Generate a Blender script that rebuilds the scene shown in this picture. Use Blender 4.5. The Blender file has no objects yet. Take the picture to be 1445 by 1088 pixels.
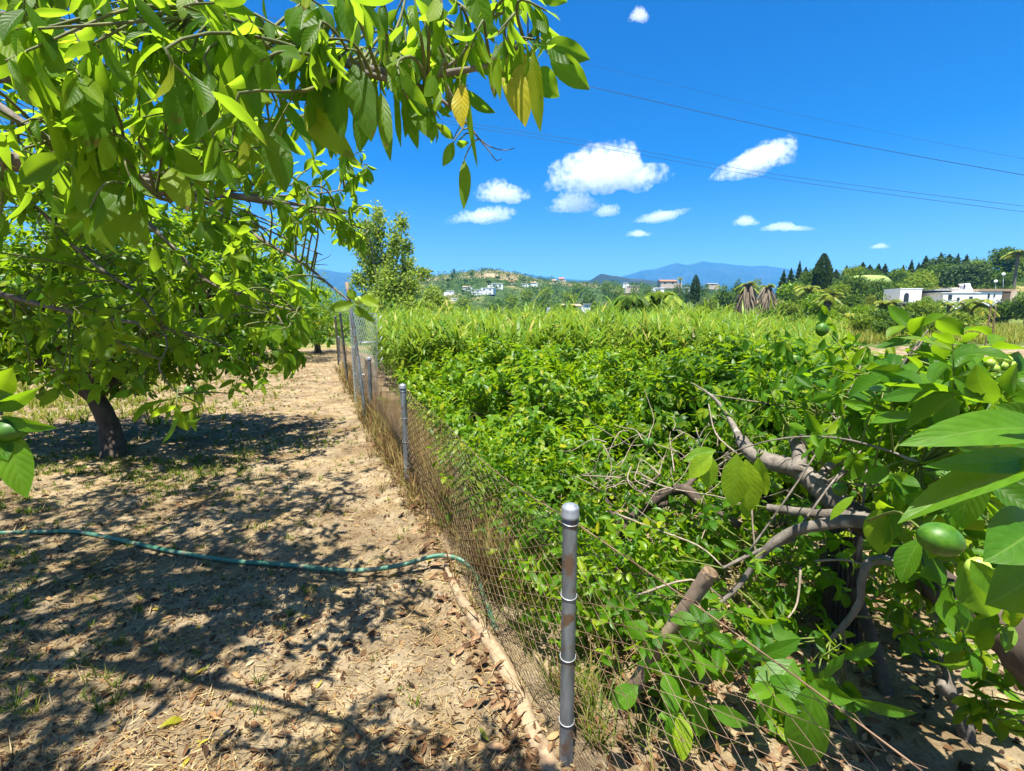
import bpy, math
import numpy as np
R = math.radians
scene = bpy.context.scene
COL = scene.collection
# ------------------------------------------------------------------ camera model (photo pixels 1445 x 1088)
FPX, CX, CY, CAMZ = 700.0, 722.5, 544.0, 1.7
PITCH = math.atan(98 / FPX)
_cp, _sp = math.cos(PITCH), math.sin(PITCH)
def P(px, py, Y):
    """world point at forward distance Y seen at a pixel"""
    a = (px - CX) / FPX; b = (CY - py) / FPX
    d = np.array([a, _cp + b * _sp, -_sp + b * _cp])
    return np.array([0, 0, CAMZ]) + d * (Y / d[1])
def G(px, py, z=0.0):
    a = (px - CX) / FPX; b = (CY - py) / FPX
    d = np.array([a, _cp + b * _sp, -_sp + b * _cp])
    return np.array([0, 0, CAMZ]) + d * ((z - CAMZ) / d[2])
def sstep(a, b, x):
    t = np.clip((x - a) / (b - a), 0, 1); return t * t * (3 - 2 * t)
def fence_x(y): return 0.860 - 0.395 * y
def nz(x, y, s=1.0, seed=0.0):
    """cheap smooth pseudo noise -1..1"""
    x = x * s + seed * 7.3; y = y * s - seed * 3.1
    return (np.sin(x * 1.7 + 1.3 * np.sin(y * 1.1 + seed)) + np.sin(y * 2.3 + 1.7 * np.sin(x * 0.9 - seed)) +
            np.sin((x + y) * 1.3 + 2.1 * np.sin((x - y) * 0.7))) / 3
def gz(x, y):
    x = np.asarray(x, float); y = np.asarray(y, float)
    s = x - fence_x(y)
    right = sstep(0, 6, s)
    h = 0.022 * nz(x, y, 1.3) + 0.012 * nz(x, y, 4.1, 2) + 0.008 * nz(x, y, 9.0, 3) + 0.006 * nz(x, y, 23.0, 5)
    h = h + 0.03 * np.exp(-((s + 0.12) / 0.2) ** 2)
    t = sstep(0.40, 0.62, x / np.maximum(y, 1.0))
    h = h - (0.07 * np.clip(y - 8, 0, 50) * right + 0.07 * np.clip(y - 26, 0, 50) * (1 - right)) * (1 - t * sstep(10, 30, y))
    h = h + t * 0.17 * np.clip(y - 92, 0, 100) * (y > 0)
    h = h + 0.012 * np.clip(y - 250, 0, 400) * (1 - t)
    return h
# ------------------------------------------------------------------ mesh builder
WL = {}
class MB:
    def __init__(s): s.V = []; s.Q = []; s.T = []; s.U = []; s.n = 0
    def add(s, V, Q=None, T=None, U=None):
        V = np.asarray(V, float).reshape(-1, 3)
        s.V.append(V); s.U.append(np.zeros((len(V), 2)) if U is None else np.asarray(U, float).reshape(-1, 2))
        if Q is not None and len(Q): s.Q.append(np.asarray(Q, int).reshape(-1, 4) + s.n)
        if T is not None and len(T): s.T.append(np.asarray(T, int).reshape(-1, 3) + s.n)
        s.n += len(V); return s
    def build(s, name, mat, parent=None, origin=None, smooth=True):
        V = np.concatenate(s.V); U = np.concatenate(s.U)
        Q = np.concatenate(s.Q) if s.Q else np.zeros((0, 4), int)
        T = np.concatenate(s.T) if s.T else np.zeros((0, 3), int)
        org = WL[parent.name] if parent is not None else (np.zeros(3) if origin is None else np.asarray(origin, float))
        me = bpy.data.meshes.new(name)
        me.vertices.add(len(V)); me.vertices.foreach_set('co', (V - org).ravel())
        loops = np.concatenate([Q.ravel(), T.ravel()]).astype(np.int32)
        me.loops.add(len(loops)); me.loops.foreach_set('vertex_index', loops)
        nq, nt = len(Q), len(T)
        st = np.concatenate([np.arange(nq) * 4, nq * 4 + np.arange(nt) * 3]).astype(np.int32)
        me.polygons.add(nq + nt); me.polygons.foreach_set('loop_start', st)
        uv = me.uv_layers.new(name='UVMap'); uv.data.foreach_set('uv', U[loops].ravel())
        me.polygons.foreach_set('use_smooth', np.full(nq + nt, smooth))
        me.update(calc_edges=True); me.validate()
        me.materials.append(mat)
        o = bpy.data.objects.new(name, me); COL.objects.link(o)
        if parent is not None: o.parent = parent
        elif origin is not None: o.location = org
        WL[o.name] = org
        return o
def tag(o, label=None, cat=None, group=None, kind=None):
    if label: o['label'] = label
    if cat: o['category'] = cat
    if group: o['group'] = group
    if kind: o['kind'] = kind
    return o
def thing(name, loc, label, cat, group=None):
    o = bpy.data.objects.new(name, None); COL.objects.link(o); o.location = [float(v) for v in loc]
    o.empty_display_size = 0.2
    WL[o.name] = np.asarray(loc, float)
    return tag(o, label, cat, group)
def copy_tree(o, loc=None, rz=0.0, sc=1.0, label=None, parent=None):
    c = o.copy(); COL.objects.link(c)
    if parent is not None: c.parent = parent
    else:
        c.location = [float(v) for v in loc]; c.rotation_euler = (0, 0, rz); c.scale = (sc, sc, sc) if np.isscalar(sc) else sc
        if label: c['label'] = label
    for ch in list(o.children): copy_tree(ch, parent=c)
    return c
def unit(v):
    v = np.asarray(v, float); return v / np.maximum(np.linalg.norm(v, axis=-1, keepdims=True), 1e-9)
def smooth_path(pts, rad, k=4):
    pts = np.asarray(pts, float); rad = np.asarray(rad, float); n = len(pts)
    if n < 3: 
        t = np.linspace(0, 1, k + 1)[:, None]; return pts[0] * (1 - t) + pts[1] * t, np.linspace(rad[0], rad[1], k + 1)
    out = []; ro = []
    for i in range(n - 1):
        p0 = pts[max(i - 1, 0)]; p1 = pts[i]; p2 = pts[i + 1]; p3 = pts[min(i + 2, n - 1)]
        for j in range(k):
            t = j / k
            out.append(0.5 * ((2 * p1) + (-p0 + p2) * t + (2 * p0 - 5 * p1 + 4 * p2 - p3) * t * t + (-p0 + 3 * p1 - 3 * p2 + p3) * t ** 3))
            ro.append(rad[i] * (1 - t) + rad[i + 1] * t)
    out.append(pts[-1]); ro.append(rad[-1])
    return np.array(out), np.array(ro)
def tube(mb, pts, rad, sides=6, k=0, lump=0.0, rng=None, caps=True):
    pts = np.asarray(pts, float); rad = np.broadcast_to(np.asarray(rad, float), (len(pts),)).copy()
    if k: pts, rad = smooth_path(pts, rad, k)
    n = len(pts); tan = unit(np.gradient(pts, axis=0))
    a = np.array([0, 0, 1.0]) if abs(tan[0][2]) < 0.9 else np.array([1.0, 0, 0])
    fr = []
    u = unit(np.cross(tan[0], a))
    for i in range(n):
        u = unit(u - tan[i] * np.dot(u, tan[i])); fr.append((u, np.cross(tan[i], u)))
    ang = np.arange(sides) * 2 * math.pi / sides
    U_ = np.array([f[0] for f in fr]); W_ = np.array([f[1] for f in fr])
    rr = rad[:, None] * np.ones((1, sides))
    if lump and rng is not None:
        rr = rr * (1 + lump * rng.normal(0, 1, rr.shape)) 
    V = pts[:, None, :] + U_[:, None, :] * (np.cos(ang)[None, :, None] * rr[..., None]) + W_[:, None, :] * (np.sin(ang)[None, :, None] * rr[..., None])
    L = np.concatenate([[0], np.cumsum(np.linalg.norm(np.diff(pts, axis=0), axis=1))])
    UV = np.stack([np.broadcast_to(ang / (2 * math.pi), (n, sides)), np.broadcast_to(L[:, None], (n, sides))], -1)
    i = np.arange(n - 1)[:, None] * sides; j = np.arange(sides)[None, :]; j2 = (j + 1) % sides
    Q = np.stack([i + j, i + j2, i + sides + j2, i + sides + j], -1).reshape(-1, 4)
    V = V.reshape(-1, 3); T = None
    if caps:
        V = np.concatenate([V, pts[:1], pts[-1:]]); c0 = n * sides; c1 = c0 + 1
        jj = np.arange(sides); kk = (jj + 1) % sides
        T = np.concatenate([np.stack([kk, jj, np.full(sides, c0)], 1), np.stack([(n - 1) * sides + jj, (n - 1) * sides + kk, np.full(sides, c1)], 1)])
        UV = np.concatenate([UV.reshape(-1, 2), [[0, 0], [0, L[-1]]]])
    mb.add(V, Q, T, UV)
def wires(mb, A, B, r):
    """many straight 3-sided wires A->B (N,3)"""
    A = np.asarray(A, float); B = np.asarray(B, float); n = len(A)
    t = unit(B - A); ref = np.where(np.abs(t[:, 2:3]) < 0.9, np.array([[0, 0, 1.0]]), np.array([[1.0, 0, 0]]))
    u = unit(np.cross(t, ref)); w = np.cross(t, u); r = np.broadcast_to(np.asarray(r, float), (n,))[:, None]
    V = []
    for C in (A, B):
        for q in range(3):
            a = q * 2 * math.pi / 3; V.append(C + (u * math.cos(a) + w * math.sin(a)) * r)
    V = np.stack(V, 1)
    Qt = np.array([[0, 1, 4, 3], [1, 2, 5, 4], [2, 0, 3, 5]])
    Q = (np.arange(n)[:, None, None] * 6 + Qt[None]).reshape(-1, 4)
    mb.add(V.reshape(-1, 3), Q)
def box(mb, c, s, rz=0.0):
    x, y, z = np.asarray(s, float) / 2
    V = np.array([[-x, -y, -z], [x, -y, -z], [x, y, -z], [-x, y, -z], [-x, -y, z], [x, -y, z], [x, y, z], [-x, y, z]])
    ca, sa = math.cos(rz), math.sin(rz)
    V = np.stack([V[:, 0] * ca - V[:, 1] * sa, V[:, 0] * sa + V[:, 1] * ca, V[:, 2]], 1) + np.asarray(c, float)
    mb.add(V, [[0, 3, 2, 1], [4, 5, 6, 7], [0, 1, 5, 4], [1, 2, 6, 5], [2, 3, 7, 6], [3, 0, 4, 7]])
    return mb
def ball(mb, c, r, seg=16, rings=10, tip=0.0):
    th = np.linspace(0, math.pi, rings + 1)[1:-1]; ph = np.arange(seg) * 2 * math.pi / seg
    r = np.broadcast_to(np.asarray(r, float), (3,))
    V = np.stack([np.sin(th)[:, None] * np.cos(ph), np.sin(th)[:, None] * np.sin(ph), np.broadcast_to(np.cos(th)[:, None], (len(th), seg))], -1).reshape(-1, 3)
    if tip: V[:, 2] *= 1 + tip * np.abs(V[:, 2]) ** 8
    V = np.concatenate([V, [[0, 0, 1 + tip], [0, 0, -1 - tip]]]) * r + np.asarray(c, float)
    m = len(th); i = np.arange(m - 1)[:, None] * seg; j = np.arange(seg); k2 = (j + 1) % seg
    Q = np.stack([i + j, i + seg + j, i + seg + k2, i + k2], -1).reshape(-1, 4)
    T = np.concatenate([np.stack([j, k2, np.full(seg, m * seg)], 1), np.stack([(m - 1) * seg + k2, (m - 1) * seg + j, np.full(seg, m * seg + 1)], 1)])
    mb.add(V, Q, T)
# ------------------------------------------------------------------ leaves
def template(rows, cols, prof):
    v = np.linspace(0, 1, rows + 1); u = np.linspace(-1, 1, cols + 1)
    VV, UU = np.meshgrid(v, u, indexing='ij')
    w = np.interp(VV.ravel(), prof[0], prof[1])
    i = np.arange(rows)[:, None] * (cols + 1); j = np.arange(cols)[None]
    Q = np.stack([i + j, i + j + 1, i + cols + 2 + j, i + cols + 1 + j], -1).reshape(-1, 4)
    return UU.ravel(), VV.ravel(), w, Q
ELL = ([0, .06, .15, .3, .45, .6, .75, .88, .95, 1], [.05, .22, .55, .88, 1, .95, .74, .40, .18, .01])
OVA = ([0, .05, .15, .3, .45, .6, .75, .88, 1], [.04, .35, .8, 1, .97, .82, .55, .27, .01])
BLD = ([0, .1, .3, .6, 1], [.5, .9, 1, .6, .02])
T_HERO = template(16, 6, ELL); T_NEAR = template(7, 4, ELL); T_MID = template(4, 2, OVA); T_LOW = template(2, 2, ([0, .45, 1], [.1, 1, .05]))
T_TINY = template(1, 1, ([0, 1], [1, .5])); T_BLADE = template(5, 1, BLD); T_GRASS = template(3, 1, BLD); T_STALK = template(1, 1, ([0, 1], [1, .6]))
def leaves(mb, tpl, pos, axis, nrm, L, Wd, bend=0.6, fold=0.25, wav=0.0, quilt=0.0, rng=None):
    u, v, w, Q = tpl; pos = np.asarray(pos, float).reshape(-1, 3); n = len(pos)
    if n == 0: return
    a = unit(axis); s = unit(np.cross(a, nrm)); m = np.cross(s, a)
    L = np.broadcast_to(np.asarray(L, float), (n,))[:, None]; Wd = np.broadcast_to(np.asarray(Wd, float), (n,))[:, None]
    b = np.broadcast_to(np.asarray(bend, float), (n,))[:, None].copy(); b[np.abs(b) < 1e-3] = 1e-3
    f = np.broadcast_to(np.asarray(fold, float), (n,))[:, None]
    th = b * v[None]; xs = L * np.sin(th) / b; zs = -L * (1 - np.cos(th)) / b
    half = w[None] * Wd / 2
    lat = u[None] * half * np.cos(f); up = np.abs(u[None]) * half * np.sin(f)
    if wav:
        ph = rng.uniform(0, 6.28, (n, 1)) if rng is not None else np.zeros((n, 1))
        up = up + wav * Wd * np.abs(u[None]) ** 2 * np.sin(v[None] * 11 + ph + 1.5 * u[None]) * w[None]
        lat = lat + wav * 0.8 * L * np.sin(v[None] * 3.3 + ph) * v[None]
    if quilt: up = up + quilt * Wd * np.sin((v[None] * 9 - 2.2 * np.abs(u[None])) * 6.28) * (1 - np.abs(u[None])) * np.minimum(1, 4 * np.abs(u[None])) * w[None]
    mx = m[:, None, :] * np.cos(th)[..., None] + a[:, None, :] * np.sin(th)[..., None]
    V = pos[:, None, :] + a[:, None, :] * xs[..., None] + m[:, None, :] * zs[..., None] + s[:, None, :] * lat[..., None] + mx * up[..., None]
    K = len(u); QQ = (np.arange(n)[:, None, None] * K + Q[None]).reshape(-1, 4)
    UV = np.broadcast_to(np.stack([u * .5 + .5, v], 1)[None], (n, K, 2))
    mb.add(V.reshape(-1, 3), QQ, None, UV.reshape(-1, 2))
def sprig_leaves(rng, pts, out, nper, twig, droop=0.3, spread=0.8):
    S = len(pts); t = unit(unit(out) + rng.normal(0, .45, (S, 3)) + np.array([0, 0, .15]))
    ref = unit(rng.normal(0, 1, (S, 3))); e1 = unit(np.cross(t, ref)); e2 = np.cross(t, e1)
    k = np.arange(nper)[None, :]; ph = k * 2.4 + rng.uniform(0, 6.28, (S, 1)); sfr = (k + .6) / nper * np.ones((S, 1))
    rad = e1[:, None] * np.cos(ph)[..., None] + e2[:, None] * np.sin(ph)[..., None]
    tw = np.broadcast_to(np.asarray(twig, float), (S,))
    pos = pts[:, None] + t[:, None] * (sfr * tw[:, None])[..., None]
    ax = t[:, None] * .55 + rad * spread + np.array([0, 0, -droop]) + rng.normal(0, .2, (S, nper, 3))
    nm = t[:, None] * .6 + np.array([0, 0, .7]) + rng.normal(0, .4, (S, nper, 3)) - rad * .2
    return pos.reshape(-1, 3), unit(ax.reshape(-1, 3)), unit(nm.reshape(-1, 3)), t
def lobe_points(rng, lobes, n, shell=0.3, rough=0.18):
    """points near the surfaces of ellipsoid lobes (c, r); returns pts, outward"""
    vol = np.array([r[0] * r[1] + r[1] * r[2] + r[0] * r[2] for c, r in lobes]); vol = vol / vol.sum()
    idx = rng.choice(len(lobes), n, p=vol)
    C = np.array([l[0] for l in lobes])[idx]; RR = np.array([l[1] for l in lobes])[idx]
    d = unit(rng.normal(0, 1, (n, 3)))
    clump = 1 + rough * np.sin(d[:, 0] * 7 + C[:, 0] * 3) * np.sin(d[:, 1] * 6 + C[:, 1] * 5) + rough * .8 * np.sin(d[:, 2] * 9 + d[:, 0] * 5 + idx)
    rr = (1 - shell * rng.uniform(0, 1, n) ** 1.5) * clump
    return C + d * RR * rr[:, None], unit(d / RR)
# ------------------------------------------------------------------ materials
def newmat(name):
    m = bpy.data.materials.new(name); m.use_nodes = True; nt = m.node_tree
    for n in list(nt.nodes): nt.nodes.remove(n)
    out = nt.nodes.new('ShaderNodeOutputMaterial')
    return m, nt, out
class N:
    def __init__(s, nt): s.nt = nt
    def __call__(s, typ, inp=None, **kw):
        n = s.nt.nodes.new('ShaderNode' + typ)
        for k, v in kw.items(): setattr(n, k, v)
        for k, v in (inp or {}).items():
            if hasattr(v, 'links'): s.nt.links.new(v, n.inputs[k])
            else: n.inputs[k].default_value = v
        return n
    def link(s, a, b): s.nt.links.new(a, b)
    def ramp(s, fac, stops, interp='LINEAR'):
        n = s.nt.nodes.new('ShaderNodeValToRGB'); n.color_ramp.interpolation = interp
        e = n.color_ramp.elements
        while len(e) < len(stops): e.new(0.5)
        for i, (p, c) in enumerate(stops): e[i].position = p; e[i].color = (*c, 1) if len(c) == 3 else c
        s.link(fac, n.inputs[0]); return n.outputs[0]
    def math(s, op, a, b=0.0, c=None):
        n = s.nt.nodes.new('ShaderNodeMath'); n.operation = op
        for i, v in enumerate((a, b) if c is None else (a, b, c)):
            if hasattr(v, 'links'): s.link(v, n.inputs[i])
            else: n.inputs[i].default_value = v
        return n.outputs[0]
    def mix(s, fac, a, b, mode='MIX'):
        n = s.nt.nodes.new('ShaderNodeMix'); n.data_type = 'RGBA'; n.blend_type = mode
        for i, v in ((0, fac), (6, a), (7, b)):
            if hasattr(v, 'links'): s.link(v, n.inputs[i])
            else: n.inputs[i].default_value = v if i == 0 else (*v, 1)
        return n.outputs[2]
def leafmat(name, stops, trans=(0.30, 0.42, 0.03), tf=0.35, rough=0.5, veins=0.0, patch=None, spec=0.18, interp='LINEAR'):
    m, nt, out = newmat(name); n = N(nt)
    geo = n('NewGeometry'); rnd = geo.outputs['Random Per Island']
    col = n.ramp(rnd, stops, interp)
    tc = n('TexCoord')
    big = n('TexNoise', {'Vector': tc.outputs['Object'], 'Scale': 1.6, 'Detail': 3.0}).outputs[0]
    col = n.mix(1.0, col, n.ramp(big, [(.3, (.72, .80, .75)), (.7, (1.25, 1.18, 1.0))]), 'MULTIPLY')
    bumpn = None
    if veins:
        sx = n('SeparateXYZ', {0: tc.outputs['UV']})
        au = n.math('ABSOLUTE', n.math('MULTIPLY_ADD', sx.outputs[0], 2.0, -1.0))
        mid = n.ramp(au, [(0.0, (1, 1, 1)), (0.07, (0, 0, 0))])
        ph = n.math('MULTIPLY_ADD', sx.outputs[1], 9.0, n.math('MULTIPLY', au, -2.2))
        lat = n.math('PINGPONG', ph, 0.5)
        latm = n.ramp(lat, [(0.0, (1, 1, 1)), (0.09, (0, 0, 0))])
        vm = n.math('MAXIMUM', mid, n.math('MULTIPLY', latm, 0.32))
        fine = n('TexNoise', {'Vector': tc.outputs['Object'], 'Scale': 70.0, 'Detail': 3.0}).outputs[0]
        col = n.mix(0.35, col, n.ramp(fine, [(.3, (.6, .65, .6)), (.7, (1.35, 1.3, 1.2))]), 'MULTIPLY')
        vfac = n.math('MULTIPLY', vm, veins)
        hgt = n.math('MULTIPLY_ADD', vm, -1.0, n.math('MULTIPLY', lat, 1.2))
        bumpn = n('Bump', {'Strength': 0.22, 'Distance': 0.003, 'Height': hgt}).outputs[0]
        colv = n.mix(vfac, col, (0.14, 0.24, 0.04))
    else: colv = col
    if patch:   # brown disease spots and dry tips
        spots = n('TexNoise', {'Vector': tc.outputs['Object'], 'Scale': 28.0, 'Detail': 4.0}).outputs[0]
        sx2 = n('SeparateXYZ', {0: tc.outputs['UV']})
        f2 = n.math('MULTIPLY_ADD', n.math('POWER', sx2.outputs[1], 3.0), 0.22, spots)
        f3 = n.math('MULTIPLY_ADD', rnd, 0.10, f2)
        colv = n.mix(n.ramp(f3, [(.77, (0, 0, 0)), (.82, (1, 1, 1))]), colv, (0.10, 0.05, 0.015))
    bs = n('BsdfPrincipled', {'Base Color': colv, 'Roughness': rough, 'Specular IOR Level': spec})
    if bumpn is not None: n.link(bumpn, bs.inputs['Normal'])
    tr = n('BsdfTranslucent', {'Color': n.mix(0.55, colv, trans)})
    mx = n('MixShader', {0: tf}); n.link(bs.outputs[0], mx.inputs[1]); n.link(tr.outputs[0], mx.inputs[2])
    n.link(mx.outputs[0], out.inputs[0]); return m
def noisemat(name, stops, scale=8.0, detail=6.0, rough=0.8, bump=0.3, bdist=0.01, stretch=(1, 1, 1), metal=0.0, spec=0.3, speck=None, island=0.0):
    m, nt, out = newmat(name); n = N(nt)
    tc = n('TexCoord'); mp = n('Mapping', {0: tc.outputs['Object']}); mp.inputs['Scale'].default_value = stretch
    no = n('TexNoise', {'Vector': mp.outputs[0], 'Scale': scale, 'Detail': detail, 'Roughness': 0.6}).outputs[0]
    col = n.ramp(no, stops)
    if island:
        rnd = n('NewGeometry').outputs['Random Per Island']
        col = n.mix(island, col, n.ramp(rnd, [(0, (.35, .3, .28)), (1, (1.5, 1.4, 1.2))]), 'MULTIPLY')
    if speck:
        s2 = n('TexNoise', {'Vector': tc.outputs['Object'], 'Scale': speck[0], 'Detail': 4.0}).outputs[0]
        col = n.mix(n.ramp(s2, [(speck[1], (0, 0, 0)), (speck[1] + .08, (1, 1, 1))]), col, speck[2])
    bs = n('BsdfPrincipled', {'Base Color': col, 'Roughness': rough, 'Metallic': metal, 'Specular IOR Level': spec})
    if bump:
        b = n('Bump', {'Strength': bump, 'Distance': bdist, 'Height': no}); n.link(b.outputs[0], bs.inputs['Normal'])
    n.link(bs.outputs[0], out.inputs[0]); return m
def islandmat(name, stops, rough=0.8, tf=0.0, interp='LINEAR'):
    m, nt, out = newmat(name); n = N(nt)
    col = n.ramp(n('NewGeometry').outputs['Random Per Island'], stops, interp)
    tc = n('TexCoord'); f = n('TexNoise', {'Vector': tc.outputs['Object'], 'Scale': 40.0, 'Detail': 4.0}).outputs[0]
    col = n.mix(0.6, col, n.ramp(f, [(.3, (.6, .55, .5)), (.7, (1.25, 1.25, 1.2))]), 'MULTIPLY')
    bs = n('BsdfPrincipled', {'Base Color': col, 'Roughness': rough, 'Specular IOR Level': 0.25})
    if tf:
        tr = n('BsdfTranslucent', {'Color': col}); mx = n('MixShader', {0: tf}); n.link(bs.outputs[0], mx.inputs[1]); n.link(tr.outputs[0], mx.inputs[2])
        n.link(mx.outputs[0], out.inputs[0])
    else: n.link(bs.outputs[0], out.inputs[0])
    return m
M = {}
M['avocado'] = leafmat('avocado_leaf', [(0, (.028, .09, .005)), (.45, (.055, .14, .006)), (.8, (.10, .20, .008)), (.95, (.16, .25, .010)), (1, (.26, .27, .014))], (.52, .80, .03), .62, .46, veins=.3, patch=True, spec=.2)
M['avocado_mid'] = leafmat('avocado_leaf_mid', [(0, (.026, .08, .005)), (.5, (.055, .135, .006)), (.85, (.11, .20, .008)), (1, (.22, .26, .012))], (.52, .78, .03), .60, .46, veins=.3, spec=.18)
M['lime_leaf'] = leafmat('yellow_green_leaf', [(0, (.13, .25, .012)), (1, (.24, .34, .018))], (.55, .74, .03), .5, .4, veins=.3)
M['yellowing'] = leafmat('yellowing_leaf', [(0, (.22, .28, .015)), (1, (.42, .36, .03))], (.7, .66, .04), .5, .4, veins=.3, patch=True)
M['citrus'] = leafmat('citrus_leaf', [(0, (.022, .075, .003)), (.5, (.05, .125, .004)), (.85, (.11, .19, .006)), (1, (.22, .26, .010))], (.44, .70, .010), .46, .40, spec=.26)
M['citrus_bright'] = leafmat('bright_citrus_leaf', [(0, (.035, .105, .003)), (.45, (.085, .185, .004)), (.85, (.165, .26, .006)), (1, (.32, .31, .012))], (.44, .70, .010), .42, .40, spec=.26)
M['lemon'] = leafmat('lemon_leaf', [(0, (.022, .085, .005)), (.5, (.045, .135, .006)), (.85, (.09, .20, .008)), (1, (.22, .28, .012))], (.42, .70, .012), .45, .44, veins=.35, spec=.2)
M['lemon_hero'] = leafmat('large_lemon_leaf', [(0, (.032, .115, .006)), (1, (.07, .175, .009))], (.38, .64, .012), .42, .44, veins=.6, spec=.25)
M['reed'] = leafmat('reed_blade', [(0, (.05, .13, .010)), (.4, (.11, .215, .016)), (.8, (.19, .29, .028)), (.95, (.30, .30, .06)), (1, (.38, .31, .11))], (.44, .62, .04), .35, .42)
M['far_green'] = leafmat('woodland_leaf', [(0, (.022, .060, .007)), (.5, (.05, .108, .010)), (1, (.11, .18, .016))], (.24, .38, .02), .32, .6)
M['far_olive'] = leafmat('olive_leaf', [(0, (.06, .125, .012)), (.5, (.12, .20, .016)), (1, (.23, .29, .03))], (.4, .52, .03), .35, .6)
M['poplar'] = leafmat('poplar_leaf', [(0, (.10, .175, .022)), (.5, (.18, .275, .034)), (1, (.33, .40, .11))], (.5, .64, .07), .48, .5)
M['conifer'] = leafmat('conifer_needles', [(0, (.018, .045, .012)), (.6, (.04, .08, .018)), (1, (.075, .125, .025))], (.16, .24, .03), .22, .7)
M['palm'] = leafmat('palm_frond', [(0, (.09, .15, .015)), (.6, (.16, .22, .02)), (1, (.34, .30, .04))], (.36, .36, .04), .3, .5)
M['deadfrond'] = islandmat('dead_palm_frond', [(0, (.07, .055, .036)), (1, (.21, .175, .125))])
M['grass'] = leafmat('grass_blade', [(0, (.045, .10, .008)), (.5, (.085, .145, .012)), (.8, (.15, .19, .02)), (1, (.30, .24, .08))], (.28, .36, .03), .35, .5)
M['weeds'] = leafmat('weed_blade', [(0, (.09, .15, .012)), (.6, (.18, .21, .022)), (1, (.36, .29, .08))], (.34, .38, .04), .35, .5)
M['straw'] = islandmat('dry_straw', [(0, (.13, .08, .03)), (.5, (.28, .19, .08)), (1, (.46, .35, .18))], tf=.15)
M['fencegrass'] = islandmat('dry_fence_grass', [(0, (.07, .034, .014)), (.35, (.17, .095, .035)), (.6, (.27, .185, .07)), (.8, (.12, .15, .02)), (1, (.34, .26, .11))], tf=.2)
M['litter'] = islandmat('fallen_leaf_mix', [(0, (.030, .014, .006)), (.3, (.085, .042, .017)), (.55, (.17, .09, .036)), (.8, (.32, .21, .095)), (.92, (.42, .32, .17)), (.97, (.34, .26, .03)), (1, (.11, .14, .02))], tf=.1, interp='LINEAR')
M['redlitter'] = islandmat('brown_fallen_leaf', [(0, (.065, .032, .015)), (.5, (.155, .085, .04)), (1, (.29, .185, .10))], tf=.1)
M['bark_dark'] = noisemat('dark_citrus_bark', [(.3, (.035, .025, .019)), (.6, (.08, .06, .044)), (.8, (.14, .11, .08))], 14, 8, .9, .7, .02, (1, 1, .35))
M['bark'] = noisemat('grey_brown_bark', [(.25, (.055, .047, .038)), (.5, (.135, .117, .095)), (.75, (.24, .212, .178))], 16, 9, .9, .9, .016, (1, 1, .5), speck=(9, .63, (.36, .33, .27)))
M['twig'] = noisemat('dry_twig_bark', [(.3, (.15, .115, .08)), (.7, (.33, .275, .21))], 30, 4, .85, .3, .004)
M['greentwig'] = noisemat('green_twig_bark', [(.3, (.07, .09, .03)), (.7, (.15, .16, .05))], 30, 4, .7, .2, .003)
M['greenstem'] = noisemat('yellow_green_stem', [(.3, (.07, .10, .015)), (.7, (.15, .19, .03))], 30, 4, .6, .2, .003)
M['cutwood'] = noisemat('sawn_wood', [(.3, (.07, .045, .025)), (.7, (.24, .165, .095))], 40, 5, .8, .2, .004)
M['sawnbark'] = noisemat('smooth_pinkish_bark', [(.3, (.12, .085, .058)), (.55, (.215, .16, .115)), (.8, (.31, .245, .185))], 14, 7, .8, .4, .006, (1, 1, .6), speck=(26, .66, (.10, .06, .035)))
M['pole'] = noisemat('weathered_pole_wood', [(.3, (.17, .12, .07)), (.7, (.36, .275, .17))], 18, 7, .9, .8, .016, speck=(12, .62, (.22, .15, .09)))
M['galv'] = noisemat('galvanised_steel', [(.3, (.07, .08, .085)), (.5, (.15, .17, .18)), (.72, (.26, .285, .30))], 16, 8, .5, .25, .003, (1, 1, .25), metal=.45, spec=.5, speck=(14, .56, (.13, .085, .055)))
M['cap'] = noisemat('zinc_cap', [(.3, (.17, .19, .21)), (.7, (.30, .33, .36))], 30, 4, .55, .15, .002, metal=.4, spec=.5, speck=(40, .66, (.25, .22, .20)))
M['rustwire'] = noisemat('rusty_wire', [(.3, (.10, .055, .032)), (.55, (.22, .145, .09)), (.75, (.34, .27, .19))], 6, 4, .7, 0, metal=.2)
M['zincwire'] = noisemat('zinc_wire', [(.3, (.30, .31, .32)), (.7, (.52, .54, .55))], 6, 4, .45, 0, metal=.5)
M['rust'] = noisemat('rusted_iron', [(.3, (.030, .018, .014)), (.7, (.10, .055, .04))], 10, 5, .8, .2, .004)
M['hose'] = noisemat('green_hose_rubber', [(.3, (.022, .095, .055)), (.55, (.05, .15, .09)), (.75, (.13, .22, .145))], 7, 6, .45, .2, .003, spec=.5, speck=(11, .56, (.20, .18, .11)))
M['fruit'] = noisemat('green_citrus_peel', [(.3, (.02, .075, .004)), (.5, (.042, .125, .006)), (.7, (.085, .175, .010))], 38, 9, .46, .4, .0016, spec=.35, speck=(95, .69, (.12, .13, .03)))
M['fruit_pale'] = noisemat('pale_lime_peel', [(.3, (.26, .40, .05)), (.7, (.40, .52, .08))], 6, 3, .4, 0, spec=.5)
M['white'] = noisemat('whitewash', [(.3, (.76, .76, .75)), (.7, (.85, .85, .84))], .6, 6, .85, .1, .02)
M['offwhite'] = noisemat('cream_render', [(.3, (.42, .36, .29)), (.7, (.54, .47, .39))], .8, 6, .85, .1, .02)
M['ochre'] = noisemat('ochre_wall', [(.3, (.50, .38, .28)), (.7, (.62, .50, .38))], .8, 6, .9, .1, .02)
M['tile'] = noisemat('terracotta_tiles', [(.3, (.26, .10, .05)), (.7, (.40, .19, .10))], 2.5, 6, .85, .4, .05, (6, 1, 1))
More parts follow.
